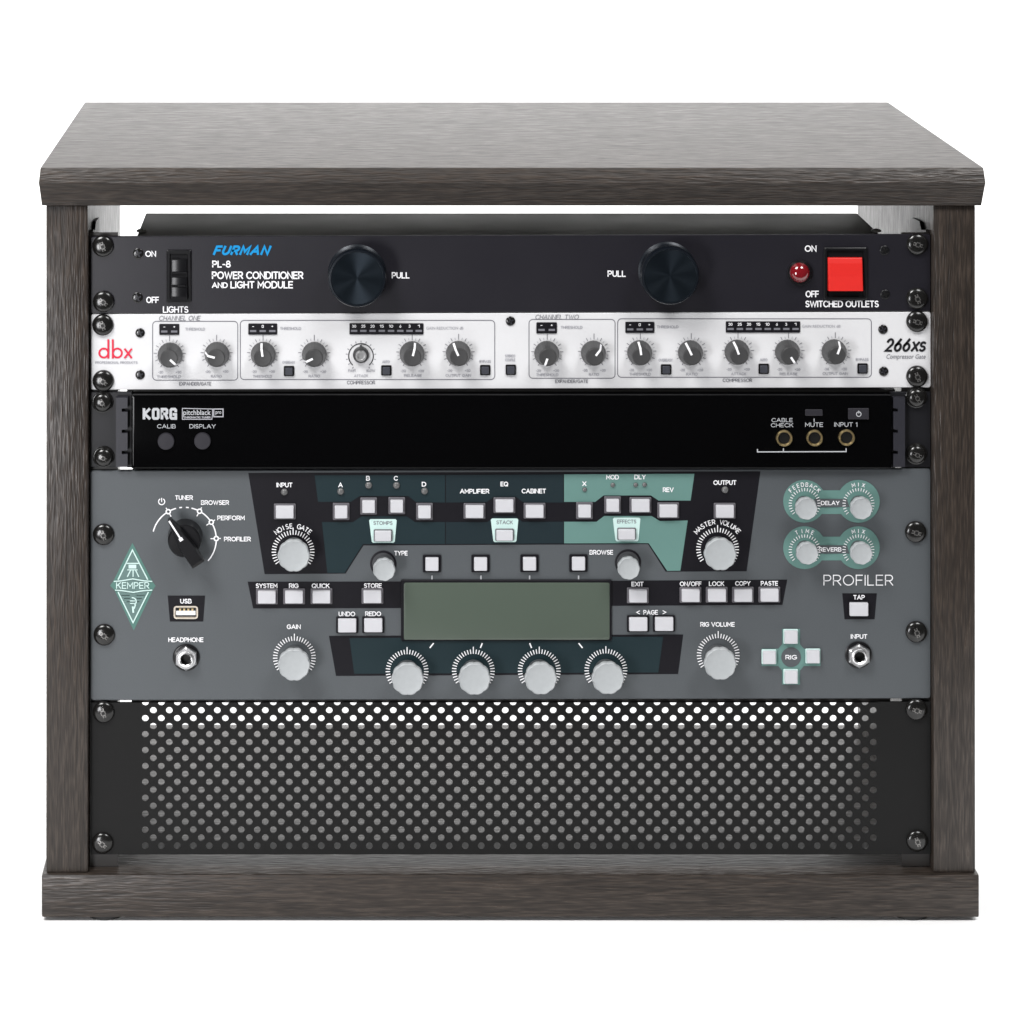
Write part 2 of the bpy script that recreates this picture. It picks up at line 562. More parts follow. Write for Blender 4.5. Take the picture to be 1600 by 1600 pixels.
def rr(cx, cz, w, h, r, n=5):
    pts = []
    r = max(1e-5, min(r, w / 2 - 1e-6, h / 2 - 1e-6))
    for qx, qz, a in ((1, 1, 0), (-1, 1, 90), (-1, -1, 180), (1, -1, 270)):
        for j in range(n + 1):
            t = math.radians(a + 90 * j / n)
            pts.append((cx + qx * (w / 2 - r) + r * math.cos(t), cz + qz * (h / 2 - r) + r * math.sin(t)))
    return pts


def prr(x0, y0, x1, y1, r):
    return rr((X(x0) + X(x1)) / 2, (Z(y0) + Z(y1)) / 2, X(x1) - X(x0), Z(y0) - Z(y1), r * K)


def ticks(mb, px, py, r0, r1, a0, a1, n, w, key, lay=3, longs=()):
    for i in range(n):
        t = math.radians(a0 + (a1 - a0) * i / (n - 1))
        e = r1 + (4 if i in longs else 0)
        pline(mb, [(px + r0 * math.sin(t), py - r0 * math.cos(t)), (px + e * math.sin(t), py - e * math.cos(t))], w, key, lay)


def quad_panel(x0, x1, yl0, yl1, yr0, yr1, r):
    """slightly tilted rounded panel outline as inset function (photo pixels)"""
    def f(ins):
        w, h = x1 - x0, (yl1 - yl0 + yr1 - yr0) / 2
        pts = rr(0, 0, w * K - 2 * ins, h * K - 2 * ins, max(0.0002, r * K - ins))
        cx, cz = (X(x0) + X(x1)) / 2, (Z((yl0 + yr0) / 2) + Z((yl1 + yr1) / 2)) / 2
        sl = ((yl0 - yr0) + (yl1 - yr1)) / 2 / w
        return [(cx + a, cz + b + a * sl) for a, b in pts]
    return f


# ------------------------------------------------------------------ setting
b = MB()
prof = [(-0.32, 0.0), (2.2, 0.0)]
for j in range(1, 11):
    t = j / 10 * PI / 2
    prof.append((2.2 + 1.0 * math.sin(t), 1.0 - 1.0 * math.cos(t)))
prof.append((3.2, 3.0))
for i in range(len(prof) - 1):
    (ya, za), (yb, zb) = prof[i], prof[i + 1]
    b.add([(-4, ya, za), (4, ya, za), (4, yb, zb), (-4, yb, zb)], [[0, 1, 2, 3]], 'white')
me = b.mesh('backdrop', recalc=False)
structure('backdrop', me)

# ------------------------------------------------------------------ cabinet
ZT, ZTB = Z(262.0, Y_TOP + 0.002), Z(322.5, Y_TOP + 0.004)
BACK_T = (262.0 - VY) / (162.0 - VY) * (DP + Y_TOP) - DP + 0.011
BACK = (DP + Y_SIDE) / 0.872 - DP
XL0, XL1, XR0, XR1 = X(72, Y_SIDE), X(137.3, Y_SIDE), X(1458.5, Y_SIDE), X(1524, Y_SIDE)
ZB1, ZB0 = Z(1367, Y_BASE), FOOT_H
cab = thing('rack_cabinet', 'dark wood laminate desktop rack cabinet with overhanging top holding all the gear', 'cabinet', (0, 0.1, 0))

b = MB()
tx0, tx1 = X(60.5, Y_TOP), X(1540, Y_TOP)
loops = []
for ins, z in ((0.0016, ZT), (0.0012, ZT - 0.0003), (0.0010, ZT - 0.0010), (0.0, ZT - 0.0085), (0.0004, ZT - 0.0105), (0.0021, ZTB + 0.0004), (0.0026, ZTB)):
    fi = ins * 2.6
    ins *= 0.6
    loops.append([(tx0 + ins, Y_TOP + fi, z), (tx1 - ins, Y_TOP + fi, z), (tx1 - ins, BACK_T - ins, z), (tx0 + ins, BACK_T - ins, z)])
b.loft(loops, 'wood_h')
obj('top_board', b.mesh('top_board', smooth=20), cab)
for x0, x1 in ((XL0, XL1), (XR0, XR1)):
    b = MB()
    b.box(x0, x1, Y_SIDE, BACK, ZB1 + 0.0002, ZTB - 0.0002, 'wood_v')
    obj('side_panel', b.mesh('side_panel', bevel=0.0009, smooth=30), cab)
b = MB()
b.box(X(65, Y_BASE), X(1530, Y_BASE), Y_BASE, BACK + 0.003, ZB0, ZB1, 'wood_h')
obj('base_board', b.mesh('base_board', bevel=0.0010, smooth=30), cab)
b = MB()
b.lathe(0, 0, 0, [(0.0112, 0), (0.0110, FOOT_H - 0.0004), (0.0106, FOOT_H - 0.00005)], 'rubber', 32, cap0=True)
foot = b.mesh('rubber_foot')
for v in foot.vertices:
    v.co = (v.co.x, v.co.z, v.co.y)
foot.flip_normals()
for px in (165, 1423):
    for y in (Y_BASE + 0.0122, BACK - 0.03):
        obj('rubber_foot', foot, cab, (X(px, Y_BASE + 0.01), y, FOOT_H))
for sgn, wall in ((1, XL1), (-1, XR0)):
    b = MB()
    w, t = 0.0165 * sgn, 0.0018
    g = 0.0004 * sgn
    ztop = Z(363, 0.004)
    zlo = ZB1 + 0.0005
    # front flange
    b.box(min(wall + g, wall + w), max(wall + g, wall + w), 0.0026, 0.0026 + t, zlo, ztop, 'rail')
    # wall flange with a snipped top
    x0, x1 = wall + g, wall + g + t * sgn
    pts = [(0.0046, zlo), (0.0046, ztop + 0.0015), (0.018, ztop - 0.001), (0.024, ztop + 0.003), (0.046, ztop + 0.0015), (0.046, zlo)]
    n = len(pts)
    vs = [(x0, a, c) for a, c in pts] + [(x1, a, c) for a, c in pts]
    b.add(vs, [list(range(n)), list(range(n, 2 * n))[::-1]] + [[j, (j + 1) % n, n + (j + 1) % n, n + j] for j in range(n)], 'rail')
    obj('rack_rail', b.mesh('rack_rail', smooth=0), cab)


# ------------------------------------------------------------------ shared hardware
def screw_mesh(r, h, cross=0.62, washer=False, key='screw', ang=0.4, recess='recess_glint'):
    b = MB()
    if washer:
        b.lathe(0, 0, 0, [(r * 1.02, 0), (r * 1.02, 0.0007), (r * 0.92, 0.0010)], key, 40)
    R = r * (0.88 if washer else 1.0)
    y0 = 0.0009 if washer else 0.0
    prof = [(R, y0)]
    N = 7
    for i in range(1, N + 1):
        t = i / N * PI / 2
        prof.append((R * math.cos(t * 0.93), y0 + h * (0.25 + 0.75 * math.sin(t))))
    b.lathe(0, 0, 0, prof, key, 40)
    # cross following the dome, paler for recess glints; dark centre paints its shade
    dome = lambda q: y0 + h * (0.25 + 0.75 * math.sqrt(max(0, 1 - (q / R) ** 2)))
    for k in range(2):
        a = ang + k * PI / 2
        c, s = math.cos(a), math.sin(a)
        vs, fs = [], []
        n = 6
        for i in range(n + 1):
            u = (-1 + 2 * i / n) * R * cross
            wv = R * 0.155
            for v in (-wv, wv):
                q = math.hypot(u, v)
                vs.append((u * c - v * s, -(dome(q) + 0.00006 + 0.00003 * k), u * s + v * c))
        for i in range(n):
            fs.append([2 * i, 2 * i + 1, 2 * i + 3, 2 * i + 2])
        b.add(vs, fs, recess)
    d0 = dome(0) + 0.00016
    q = R * 0.20
    b.add([(q * math.cos(ang + i * PI / 2 + PI / 4), -d0, q * math.sin(ang + i * PI / 2 + PI / 4)) for i in range(4)], [[0, 1, 2, 3]], 'slot')
    return b.mesh('screw', smooth=40)


SCREWS = [screw_mesh(16.8 * K, 0.0031, ang=a) for a in (0.35, 0.9, 1.3)]
SCREWS_W = [screw_mesh(16.5 * K, 0.0034, washer=True, ang=a) for a in (0.5, 1.1)]
SMALL = screw_mesh(8.2 * K, 0.0008, 0.7, recess='bracket')
SMALL_D = screw_mesh(7.6 * K, 0.0008, 0.7, key='black', recess='slot')


def mount(parent, pts, meshes, y=0.0, h=0.0038):
    for i, (px, py) in enumerate(pts):
        obj('mounting_screw', meshes[i % len(meshes)], parent, (X(px, y - h), y, Z(py, y - h)))


def small(parent, pts, me=None):
    for px, py in pts:
        obj('panel_screw', me or SMALL, parent, (X(px), -0.0001, Z(py)))


# ------------------------------------------------------------------ power conditioner
pc = thing('power_conditioner', 'black power conditioner with red rocker switch, topmost unit in the rack', 'power conditioner',
           (0, 0.05, Z(490)))
b = MB()
b.slab(quad_panel(141.5, 1454.5, 369.5, 490.3, 366.5, 486.3, 3), [(0, 0.0024), (0, 0.0005), (0.0004, 0.0)], 'furman')
text(b, 'ON', 235.5, 396.5, 17, 9.5, 'ink_white', bold=0.03)
text(b, 'OFF', 238.5, 468.5, 20, 10, 'ink_white', bold=0.03)
text(b, 'LIGHTS', 274.5, 483.5, 40, 10.5, 'ink_white', bold=0.03)
text(b, 'PL-8', 346, 412.5, 29, 11, 'ink_white', bold=0.03)
text(b, 'POWER CONDITIONER', 402.5, 430, 143, 12, 'ink_white', bold=0.03)
text(b, 'AND', 343.5, 445.5, 25, 9, 'ink_white', bold=0.04)
text(b, 'LIGHT MODULE', 409, 444.8, 98, 11.5, 'ink_white', bold=0.03)
text(b, 'PULL', 626, 430, 28, 10, 'ink_white', bold=0.03)
text(b, 'PULL', 963.5, 427.5, 28.5, 10, 'ink_white', bold=0.03)
text(b, 'ON', 1266.5, 388.3, 18.5, 10, 'ink_white', bold=0.03)
text(b, 'OFF', 1269, 459.3, 21, 10.5, 'ink_white', bold=0.03)
text(b, 'SWITCHED OUTLETS', 1315.5, 474.8, 115, 10.5, 'ink_white', bold=0.03)
obj('face_panel', b.mesh('conditioner_panel', recalc=False, smooth=0), pc)
b = MB()
pen(b, 'FURMAN', 378.5, 391, 92, 15.5, 'ink_blue', 2, 3.6, 0.42, gap=0.42)
obj('logo', b.mesh('conditioner_logo', recalc=False, smooth=0), pc)
# steel chassis behind the panel
b = MB()
cdep = 0.06 / 0.94 * DP
cz1 = Z(-428 + 761 / 0.94)
b.box(X(208.7), X(1391), 0.0026, cdep, Z(487), cz1, 'chassis')
ch = obj('chassis', b.mesh('conditioner_chassis', bevel=0.0006), pc)
zs = screw_mesh(0.0030, 0.0016, key='zinc')
for px, sx in ((221, 1), (1369, -1)):
    o = obj('chassis_screw', zs, ch, (X(px, 0.042), 0.042, cz1 + 0.0001))
    o.rotation_euler = (-PI / 2, 0, 0)
# lights rocker switch
b = MB()
f = lambda i: rr((X(260.5) + X(298.5)) / 2, (Z(390.5) + Z(472)) / 2, 38 * K - 2 * i, 81.5 * K - 2 * i, 1.5 * K)
b.slab(f, [(0, 0), (0, -0.0012), (0.0005, -0.0017), (0.0018, -0.0017), (0.0020, -0.0004)], 'black')
sw = obj('lights_switch', b.mesh('lights_switch', smooth=25), pc)
b = MB()
b.loft([[(X(x), y, Z(z)) for x, y, z in l] for l in (
    [(267, -0.0005, 398), (293, -0.0005, 398), (293, -0.0005, 466), (267, -0.0005, 466)],
    [(267, -0.0010, 398), (293, -0.0010, 398), (293, -0.0042, 466), (267, -0.0042, 466)])], 'black')
for a, c in ((404, 423), (432, 443), (447, 461)):
    yy = -0.0018 - 0.0022 * (a - 398) / 68
    b.loft([[(X(268 + i), y, Z(a)), (X(292 - i), y, Z(a)), (X(292 - i), y, Z(c)), (X(268 + i), y, Z(c))] for i, y in ((0, yy + 0.0012), (0, yy - 0.0006), (1.5, yy - 0.0009))], 'gloss')
for pyr, px0, px1 in ((404, 268, 279), (424.5, 268, 292), (444.5, 268, 290)):  # added ridges, shaped to catch glints along the pad edges
    yy = -0.0024 - 0.0026 * (pyr - 398) / 68
    zc = Z(pyr)
    b.loft([[(x, yy - 0.00055 * math.cos(t), zc + 0.00055 * math.sin(t)) for t in [i * PI / 5 for i in range(10)]] for x in (X(px0), X(px1))], 'gloss')
obj('rocker', b.mesh('lights_rocker', smooth=30), sw)
# two light pulls
b = MB()
R = 45.5 * K
b.lathe(0, 0, 0, [(R * 1.0, 0), (R * 1.0, 0.0006), (R * 0.93, 0.0012), (R * 0.93, 0.0105), (R * 0.985, 0.0112), (R * 0.99, 0.0150),
                  (R * 0.955, 0.0162), (R * 0.90, 0.0163)], 'navy', 72, cap1=False)
b.lathe(0, 0, 0, [(R * 0.90, 0.0163), (R * 0.88, 0.0159), (R * 0.5, 0.0155), (R * 0.02, 0.0151)], 'spun', 72)
pull = b.mesh('pull_knob', smooth=30)
for px, py in ((558, 434.5), (1047, 430.5)):
    obj('pull_knob', pull, pc, (X(px, -0.015), 0, Z(py, -0.015)))
# pilot lamp
b = MB()
b.lathe(0, 0, 0, [(19.5 * K, 0), (19.5 * K, 0.0010), (17.5 * K, 0.0022), (15.6 * K, 0.0024)], 'black', 48)
lb = obj('pilot_lamp', b.mesh('pilot_bezel', smooth=30), pc, (X(1251, -0.003), 0, Z(427.5, -0.003)))
b = MB()
b.lathe(0, 0, 0, [(15.4 * K, 0.0010), (15.4 * K, 0.0028)] + [(15.4 * K * math.cos(t), 0.0028 + 0.0042 * math.sin(t)) for t in [i * 0.17 for i in range(1, 10)]], 'ruby', 48)
obj('lens', b.mesh('pilot_lens', smooth=50), lb, (X(1250.5, -0.005), 0, Z(427, -0.005)))
# red outlet switch
b = MB()
f = lambda i: rr((X(1287) + X(1354)) / 2, (Z(386) + Z(467.5)) / 2, 67 * K - 2 * i, 81.5 * K - 2 * i, 2 * K)
b.slab(f, [(0, 0), (0, -0.0014), (0.0005, -0.0018), (0.0016, -0.0018), (0.0018, -0.0004)], 'black')
sw = obj('power_switch', b.mesh('power_switch', smooth=25), pc)
b = MB()
x0, x1 = 1292.5, 1346.5


def sec(x, top, mid, bot):
    return [(X(x), -0.0005, Z(401.5)), (X(x), top, Z(402.5)), (X(x), mid, Z(410)), (X(x), (mid + bot) / 2 + 0.0003, Z(430)), (X(x), bot, Z(452)), (X(x), -0.0005, Z(453.5))]


b.loft([sec(x0, -0.0018, -0.0026, -0.0050), sec(x0 + 1.2, -0.0022, -0.0030, -0.0055), sec(x1 - 1.2, -0.0022, -0.0030, -0.0055), sec(x1, -0.0018, -0.0026, -0.0050)], 'red')
obj('rocker', b.mesh('power_rocker', smooth=0, bevel=0.0002), sw)
small(pc, [(216, 396), (215, 465)])
small(pc, [(1382, 391), (1383, 460)], SMALL_D)
mount(pc, [(160, 386), (161, 473), (1435, 383), (1434.5, 468)], SCREWS)

# ------------------------------------------------------------------ compressor
cp = thing('compressor', 'white panel compressor with two rows of dark knobs, second unit from the top', 'compressor', (0, 0.05, Z(608)))
b = MB()
b.slab(quad_panel(142, 1454.8, 491.3, 609, 487.3, 606, 4), [(0, 0.0024), (0, 0.0005), (0.0004, 0.0)], 'alu')
for bx in ((238.5, 502, 371.5, 594), (375.5, 500.5, 773, 593), (826.5, 499, 961, 591), (965, 498, 1361.5, 589.5)):
    b.line(prr(*bx, 6), 1.3 * K, LAY(1), 'ink_grey', True)
text(b, 'CHANNEL ONE', 281, 497, 66, 7.5, 'ink_grey', bold=0.0, shear=0.2)
text(b, 'CHANNEL TWO', 870.5, 495.2, 69, 7.5, 'ink_grey', bold=0.0, shear=0.2)
for s, x, y, w in (('THRESHOLD', 305, 514, 31), ('THRESHOLD', 454, 513, 33), ('GAIN REDUCTION dB', 695, 512.5, 58),
                   ('THRESHOLD', 893, 511.3, 34), ('THRESHOLD', 1043, 510.5, 34), ('GAIN REDUCTION dB', 1283, 509.5, 60),
                   ('THRESHOLD', 264, 588.5, 38), ('RATIO', 338, 588, 17), ('THRESHOLD', 410, 588, 30), ('RATIO', 491, 587.5, 18),
                   ('ATTACK', 564, 587, 22), ('RELEASE', 645, 586.5, 28), ('OUTPUT GAIN', 716, 586.5, 40),
                   ('THRESHOLD', 855, 585.5, 35), ('RATIO', 928, 585, 16), ('THRESHOLD', 1000, 584.5, 34), ('RATIO', 1081, 584.5, 18),
                   ('ATTACK', 1154, 584, 24), ('RELEASE', 1232, 584, 28), ('OUTPUT GAIN', 1305, 583.5, 40),
                   ('OVEREASY', 451, 566, 20), ('AUTO', 603, 565, 12), ('BYPASS', 758, 564.5, 18), ('STEREO', 797, 556, 16), ('COUPLE', 797, 562, 16),
                   ('OVEREASY', 1040, 562.5, 22), ('AUTO', 1193, 562, 12), ('BYPASS', 1347, 561.5, 20)):
    text(b, s, x, y, w, 4.4, 'ink_lgrey', bold=0.0, lay=2)
for s, x, y, w in (('EXPANDER/GATE', 305, 599.5, 50), ('COMPRESSOR', 564, 597.5, 44), ('EXPANDER/GATE', 893, 595.5, 51), ('COMPRESSOR', 1152, 594, 46)):
    text(b, s, x, y, w, 5.5, 'ink_grey', bold=0.0)
text(b, 'PROFESSIONAL PRODUCTS', 182, 566.3, 66, 4, 'ink_lgrey', bold=0.0)
KN = [(265, 557, 132), (338.5, 556, 285), (411, 556, 352), (491, 556, 245), (644, 555, 14), (716.5, 554.5, 336),
      (855, 554.5, 200), (928, 554, 38), (1000.5, 553.5, 352), (1080, 553.5, 334), (1153, 552.5, 340), (1232, 552.5, 147), (1305, 552, 20)]
for px, py, a in KN:
    ticks(b, px, py - 4, 20, 25, -145, 145, 11, 0.9, 'ink_grey', 2, longs=(5,))
    ticks(b, px, py - 4, 20, 23.5, -130.5, 130.5, 10, 0.7, 'ink_lgrey', 2)
    text(b, '-20', px - 14, py + 24.5, 8, 4, 'ink_lgrey', bold=0)
    text(b, '+20', px + 14, py + 24.5, 9, 4, 'ink_lgrey', bold=0)
# the detented attack control
ex, ey = 564, 556
b.ring(X(ex), Z(ey), 18.5 * K, 20 * K, LAY(2), 'ink_black', math.radians(-48), math.radians(228))
ticks(b, ex, ey, 21, 24, -145, 145, 15, 0.9, 'ink_grey', 2)
text(b, 'FAST', ex - 14, ey + 23, 12, 4, 'ink_lgrey', bold=0)
text(b, 'SLOW', ex + 15, ey + 23, 14, 4, 'ink_lgrey', bold=0)
obj('face_panel', b.mesh('compressor_panel', recalc=False, smooth=0), cp)
# red logo in thin rounded strokes
b = MB()
w = 3.0


def ringp(cx, cy, r):
    b.ring(X(cx), Z(cy), (r - w / 2) * K, (r + w / 2) * K, LAY(2), 'ink_red', seg=32)


ringp(162.2, 551.5, 7.0)
pline(b, [(169.3, 530), (169.3, 560)], w, 'ink_red', 3)
pline(b, [(176.3, 530), (176.3, 560)], w, 'ink_red', 3)
ringp(183.4, 551.5, 7.0)
pline(b, [(194.5, 544.5), (206, 559.5)], w, 'ink_red', 3)
pline(b, [(206, 544.5), (194.5, 559.5)], w, 'ink_red', 4)
obj('logo', b.mesh('compressor_logo', recalc=False, smooth=0), cp)
b = MB()
pen(b, '266', 1403.5, 539, 43.5, 21.5, 'ink_black', 2, 3.7, 0.24, gap=0.34)
pen(b, 'XS', 1435.5, 541.3, 26, 16.5, 'ink_black', 2, 3.5, 0.24, gap=0.28)
text(b, 'Compressor Gate', 1415.5, 558, 61, 9.5, 'ink_grey', bold=0.0, shear=0.25)
obj('model_badge', b.mesh('model_badge', recalc=False, smooth=0), cp)
# knobs
b = MB()
R = 19.3 * K
kprof = [(R, 0.0004), (R, 0.0022), (R * 0.955, 0.0030), (R * 0.86, 0.0062), (R * 0.74, 0.0098), (R * 0.70, 0.0108), (R * 0.64, 0.0112), (R * 0.2, 0.0110)]
rib = lambda t: 1 + 0.010 * math.cos(24 * t)
b.lathe(0, 0, 0, kprof, 'knob', 96, scallop=rib)
kme = b.mesh('compressor_knob', smooth=35)
b = MB()
pw = 0.00062
path = [(R * 0.12, 0.01125), (R * 0.62, 0.01135), (R * 0.72, 0.0109), (R * 0.86, 0.0066), (R * 0.97, 0.0032)]
vs, fs = [], []
for r_, d_ in path:
    vs += [(-pw, -d_ - 0.0001, r_), (pw, -d_ - 0.0001, r_)]
for i in range(len(path) - 1):
    fs.append([2 * i, 2 * i + 1, 2 * i + 3, 2 * i + 2])
b.add(vs, fs, 'ink_white')
pme = b.mesh('knob_pointer', smooth=0, recalc=False)
for px, py, a in KN:
    k = obj('knob', kme, cp, (X(px, -0.005), 0, Z(py, -0.005)))
    p = obj('pointer', pme, k, (X(px, -0.005), 0, Z(py, -0.005)))
    p.rotation_euler = (0, math.radians(a), 0)
b = MB()
b.lathe(0, 0, 0, [(12.5 * K, 0), (12.5 * K, 0.0022), (11 * K, 0.0028), (9.2 * K, 0.0028)], 'knob', 40)
b.lathe(0, 0, 0, [(8.6 * K, 0.0024), (8.4 * K, 0.0052), (7.6 * K, 0.0058), (5.2 * K, 0.0058), (4.8 * K, 0.0050), (0.5 * K, 0.0050)], 'silver', 40)
b.box(-1.7 * K, 1.7 * K, -0.0034, -0.0005, 10.5 * K, 15 * K, 'knob')
obj('attack_control', b.mesh('attack_control', smooth=35), cp, (X(ex, -0.004), 0, Z(ey, -0.004)))
# square push buttons
b = MB()
f = lambda i: rr(0, 0, 16 * K - 2 * i, 16 * K - 2 * i, 1.6 * K)
b.slab(f, [(0, 0), (0, -0.0006), (2 * K, -0.0006), (2.2 * K, -0.0002)], 'black')
f = lambda i: rr(0, 0, 11.5 * K - 2 * i, 11.5 * K - 2 * i, 1.2 * K)
b.slab(f, [(0, 0), (0, -0.0016), (0.8 * K, -0.0020)], 'button')
bme = b.mesh('square_button', smooth=25)
for px, py in ((451.5, 579.5), (603.5, 578.5), (758, 578), (798, 577.5), (1040.5, 577), (1193, 576), (1347.5, 575.5)):
    obj('push_button', bme, cp, (X(px), LAY(1), Z(py)))
# meter windows with unlit segments
for x0, y0, x1, y1, n, nums in ((249, 506, 280, 523, 2, ['-', '+']), (388, 505.3, 433, 522.6, 3, ['-', 'o', '+']), (546, 505, 661.5, 522.4, 8, ['30', '25', '20', '15', '10', '6', '3', '1']),
                          (838, 503.5, 870, 520.8, 2, ['-', '+']), (977, 502.7, 1022, 520, 3, ['-', 'o', '+']), (1134, 502, 1250, 519.4, 8, ['30', '25', '20', '15', '10', '6', '3', '1'])):
    b = MB()
    cx, cz, ww, hh = (X(x0) + X(x1)) / 2, (Z(y0) + Z(y1)) / 2, (x1 - x0) * K, (y1 - y0) * K
    b.slab(lambda i: rr(cx, cz, ww - 2 * i, hh - 2 * i, 1.2 * K), [(0, 0), (0, -0.0005), (0.0002, -0.0007)], 'k_black')
    for j in range(n):
        xx = x0 + (x1 - x0) * (j + 0.5) / n
        text(b, nums[j], xx, y0 + 4.6, 6.5 if len(nums[j]) > 1 else 3.2, 4.5, 'ink_white', yface=-0.0007, lay=1, bold=0.02)
        b.poly(rr(X(xx), Z(y0 + 11.5), 10 * K, 3.2 * K, 0.5 * K), -0.00083, 'ink_grey')
    obj('meter_window', b.mesh('meter_window', smooth=0), cp)
dk = screw_mesh(7.4 * K, 0.0009, 0.7, recess='bracket')
small(cp, [(219, 520), (219, 585.5), (797.5, 501.5), (1379.5, 514.5), (1380.5, 580)], dk)
mount(cp, [(160, 509.5), (160.5, 597), (1434.5, 504), (1434.5, 590)], SCREWS)
b = MB()
b.box(X(215), X(1385), 0.0026, 0.12, Z(606), Z(493), 'rail')
obj('chassis', b.mesh('compressor_chassis'), cp)

# ------------------------------------------------------------------ tuner
tn = thing('rack_tuner', 'glossy black rack tuner with three gold jacks, between white and grey units', 'tuner', (0, 0.05, Z(730)))
for ex0, ex1, sgn in ((142, 206, 1), (1391, 1454.5, -1)):
    b = MB()
    b.slab(lambda i: [(X(ex0) + i, Z(730)+i), (X(ex1) - i, Z(730)+i), (X(ex1) - i, Z(612.5)-i), (X(ex0) + i, Z(612.5)-i)], [(0, 0.0024), (0, 0.0004), (0.0003, 0.0)], 'ear')
    ear = obj('rack_ear', b.mesh('rack_ear', smooth=0), tn)
    b = MB()
    a0, a1 = (182, 200) if sgn > 0 else (1394, 1412)
    pts = [(a0, 619), (a1, 619)]
    if sgn > 0:
        for yc in (640, 673, 706):
            pts += [(a1, yc - 5), (a1 - 9, yc - 4), (a1 - 9, yc + 1), (a1, yc + 1)]
        pts += [(a1, 727), (a0, 727)]
    else:
        pts += [(a1, 727), (a0, 727)]
        for yc in (706, 673, 640):
            pts += [(a0, yc + 1), (a0 + 7, yc + 1), (a0 + 7, yc - 4), (a0, yc - 5)]
    b.prism(P(pts), -0.0001, -0.0040, 'bracket')
    obj('ear_bracket', b.mesh('ear_bracket', smooth=0), ear)
b = MB()
FB = -0.0045
f = lambda i: rr((X(206) + X(1391)) / 2, (Z(614) + Z(730)) / 2, 1185 * K - 2 * i, 116 * K - 2 * i, 3 * K)
b.slab(f, [(0, 0.05), (0, FB + 0.0012), (0.0004, FB + 0.0003), (0.0012, FB)], 'acryl')
t2 = dict(yface=FB, lay=1)
for s, x, y, w_, h_ in (('CALIB', 260, 666, 29, 6.5), ('DISPLAY', 316.5, 666, 41, 6.5), ('CABLE', 1222, 656.3, 33, 6.3), ('CHECK', 1222, 664.3, 35, 6.3),
                        ('MUTE', 1272, 663.5, 28, 7), ('INPUT 1', 1321.5, 663.3, 36, 7)):
    text(b, s, x, y, w_, h_, 'ink_soft', bold=0.01, **t2)
pline(b, [(1183.5, 701.5), (1183.5, 706), (1322, 705.5), (1322, 700)], 1.6, 'ink_soft', 1, yface=FB)
pline(b, [(1224, 700), (1224, 705)], 1.6, 'ink_soft', 2, yface=FB)
pline(b, [(1272, 654), (1272, 659)], 1.2, 'ink_soft', 1, yface=FB)
obj('front_panel', b.mesh('tuner_front', smooth=30), tn)
b = MB()
pen(b, 'korg', 250, 646.5, 54, 18.5, 'ink_soft', 1, 4.1, yface=FB, gap=0.34)
lx = lambda pts, w: pline(b, pts, w, 'ink_lgrey', 1, yface=FB, closed=True)
lx([(285, 638), (332, 639), (332, 648), (331, 655), (285, 655)], 1.2)
text(b, 'pitchblack', 308, 645.5, 43, 11, 'ink_soft', yface=FB, lay=2, bold=0.01)
text(b, 'CHROMATIC TUNER', 308, 652, 42, 3, 'ink_lgrey', yface=FB, lay=2, bold=0.0)
lx([(334, 639), (348.5, 639), (348.5, 651), (334, 651)], 1.6)
text(b, 'pro', 341.3, 645.5, 9, 6, 'ink_soft', yface=FB, lay=2, bold=0.01)
obj('logo', b.mesh('tuner_logo', recalc=False, smooth=0), tn)
b = MB()
b.lathe(0, 0, 0, [(13.2 * K, 0), (13.2 * K, 0.0012), (12.2 * K, 0.0018), (1 * K, 0.0019)], 'korg_btn', 40)
me = b.mesh('round_button')
for px, py in ((259.5, 689), (316.5, 688.5)):
    obj('push_button', me, tn, (X(px, FB), FB, Z(py, FB)))
b = MB()
b.lathe(0, 0, 0, [(12.8 * K, 0), (12.8 * K, 0.0012), (11.8 * K, 0.0018), (10.4 * K, 0.0018), (9.4 * K, 0.0010), (9.2 * K, 0.0003)], 'gold', 40, cap1=False)
b.lathe(0, 0, 0, [(9.3 * K, 0.0003), (1 * K, 0.00025)], 'slot', 40)
me = b.mesh('gold_jack', smooth=40)
for px, py in ((1225, 684.3), (1272.5, 684), (1322.5, 683.3)):
    obj('jack_socket', me, tn, (X(px, FB), FB - 0.00005, Z(py, FB)))
b = MB()
cx, cz = X(1341, FB), Z(646, FB)
b.slab(lambda i: rr(cx, cz, 32 * K - 2 * i, 17 * K - 2 * i, 1 * K), [(0, FB), (0, FB - 0.0012), (0.0003, FB - 0.0015)], 'korg_btn')
b.ring(cx, cz, 3 * K, 4.2 * K, FB - 0.0017, 'ink_soft', seg=24)
b.line([(cx, cz + 1 * K), (cx, cz + 5.5 * K)], 1.1 * K, FB - 0.00175, 'ink_soft')
obj('power_button', b.mesh('tuner_power_button', smooth=0), tn)
b = MB()
cx, cz = X(1271.5, FB), Z(644.5, FB)
b.slab(lambda i: rr(cx, cz, 27 * K - 2 * i, 10 * K - 2 * i, 1.5 * K), [(0, FB), (0, FB - 0.0005), (0.0002, FB - 0.0007)], 'korg_btn')
obj('mute_lamp', b.mesh('mute_lamp', smooth=0), tn)
b = MB()
b.box(X(198), X(1400), 0.0030, 0.11, Z(732.5), Z(610.5), 'rail')
obj('chassis', b.mesh('tuner_chassis'), tn)
mount(tn, [(159.5, 630), (161, 716), (1433.5, 622.5), (1433.5, 711)], SCREWS_W)

# ------------------------------------------------------------------ amplifier
am = thing('guitar_amplifier', 'blue grey amplifier panel with green display and pale knobs, tallest unit in the rack', 'amplifier', (0, 0.05, Z(1094)))
b = MB()
b.slab(quad_panel(140.8, 1454.8, 735.5, 1094.5, 732.3, 1091.8, 5), [(0, 0.0030), (0, 0.0006), (0.0005, 0.0)], 'kemper')
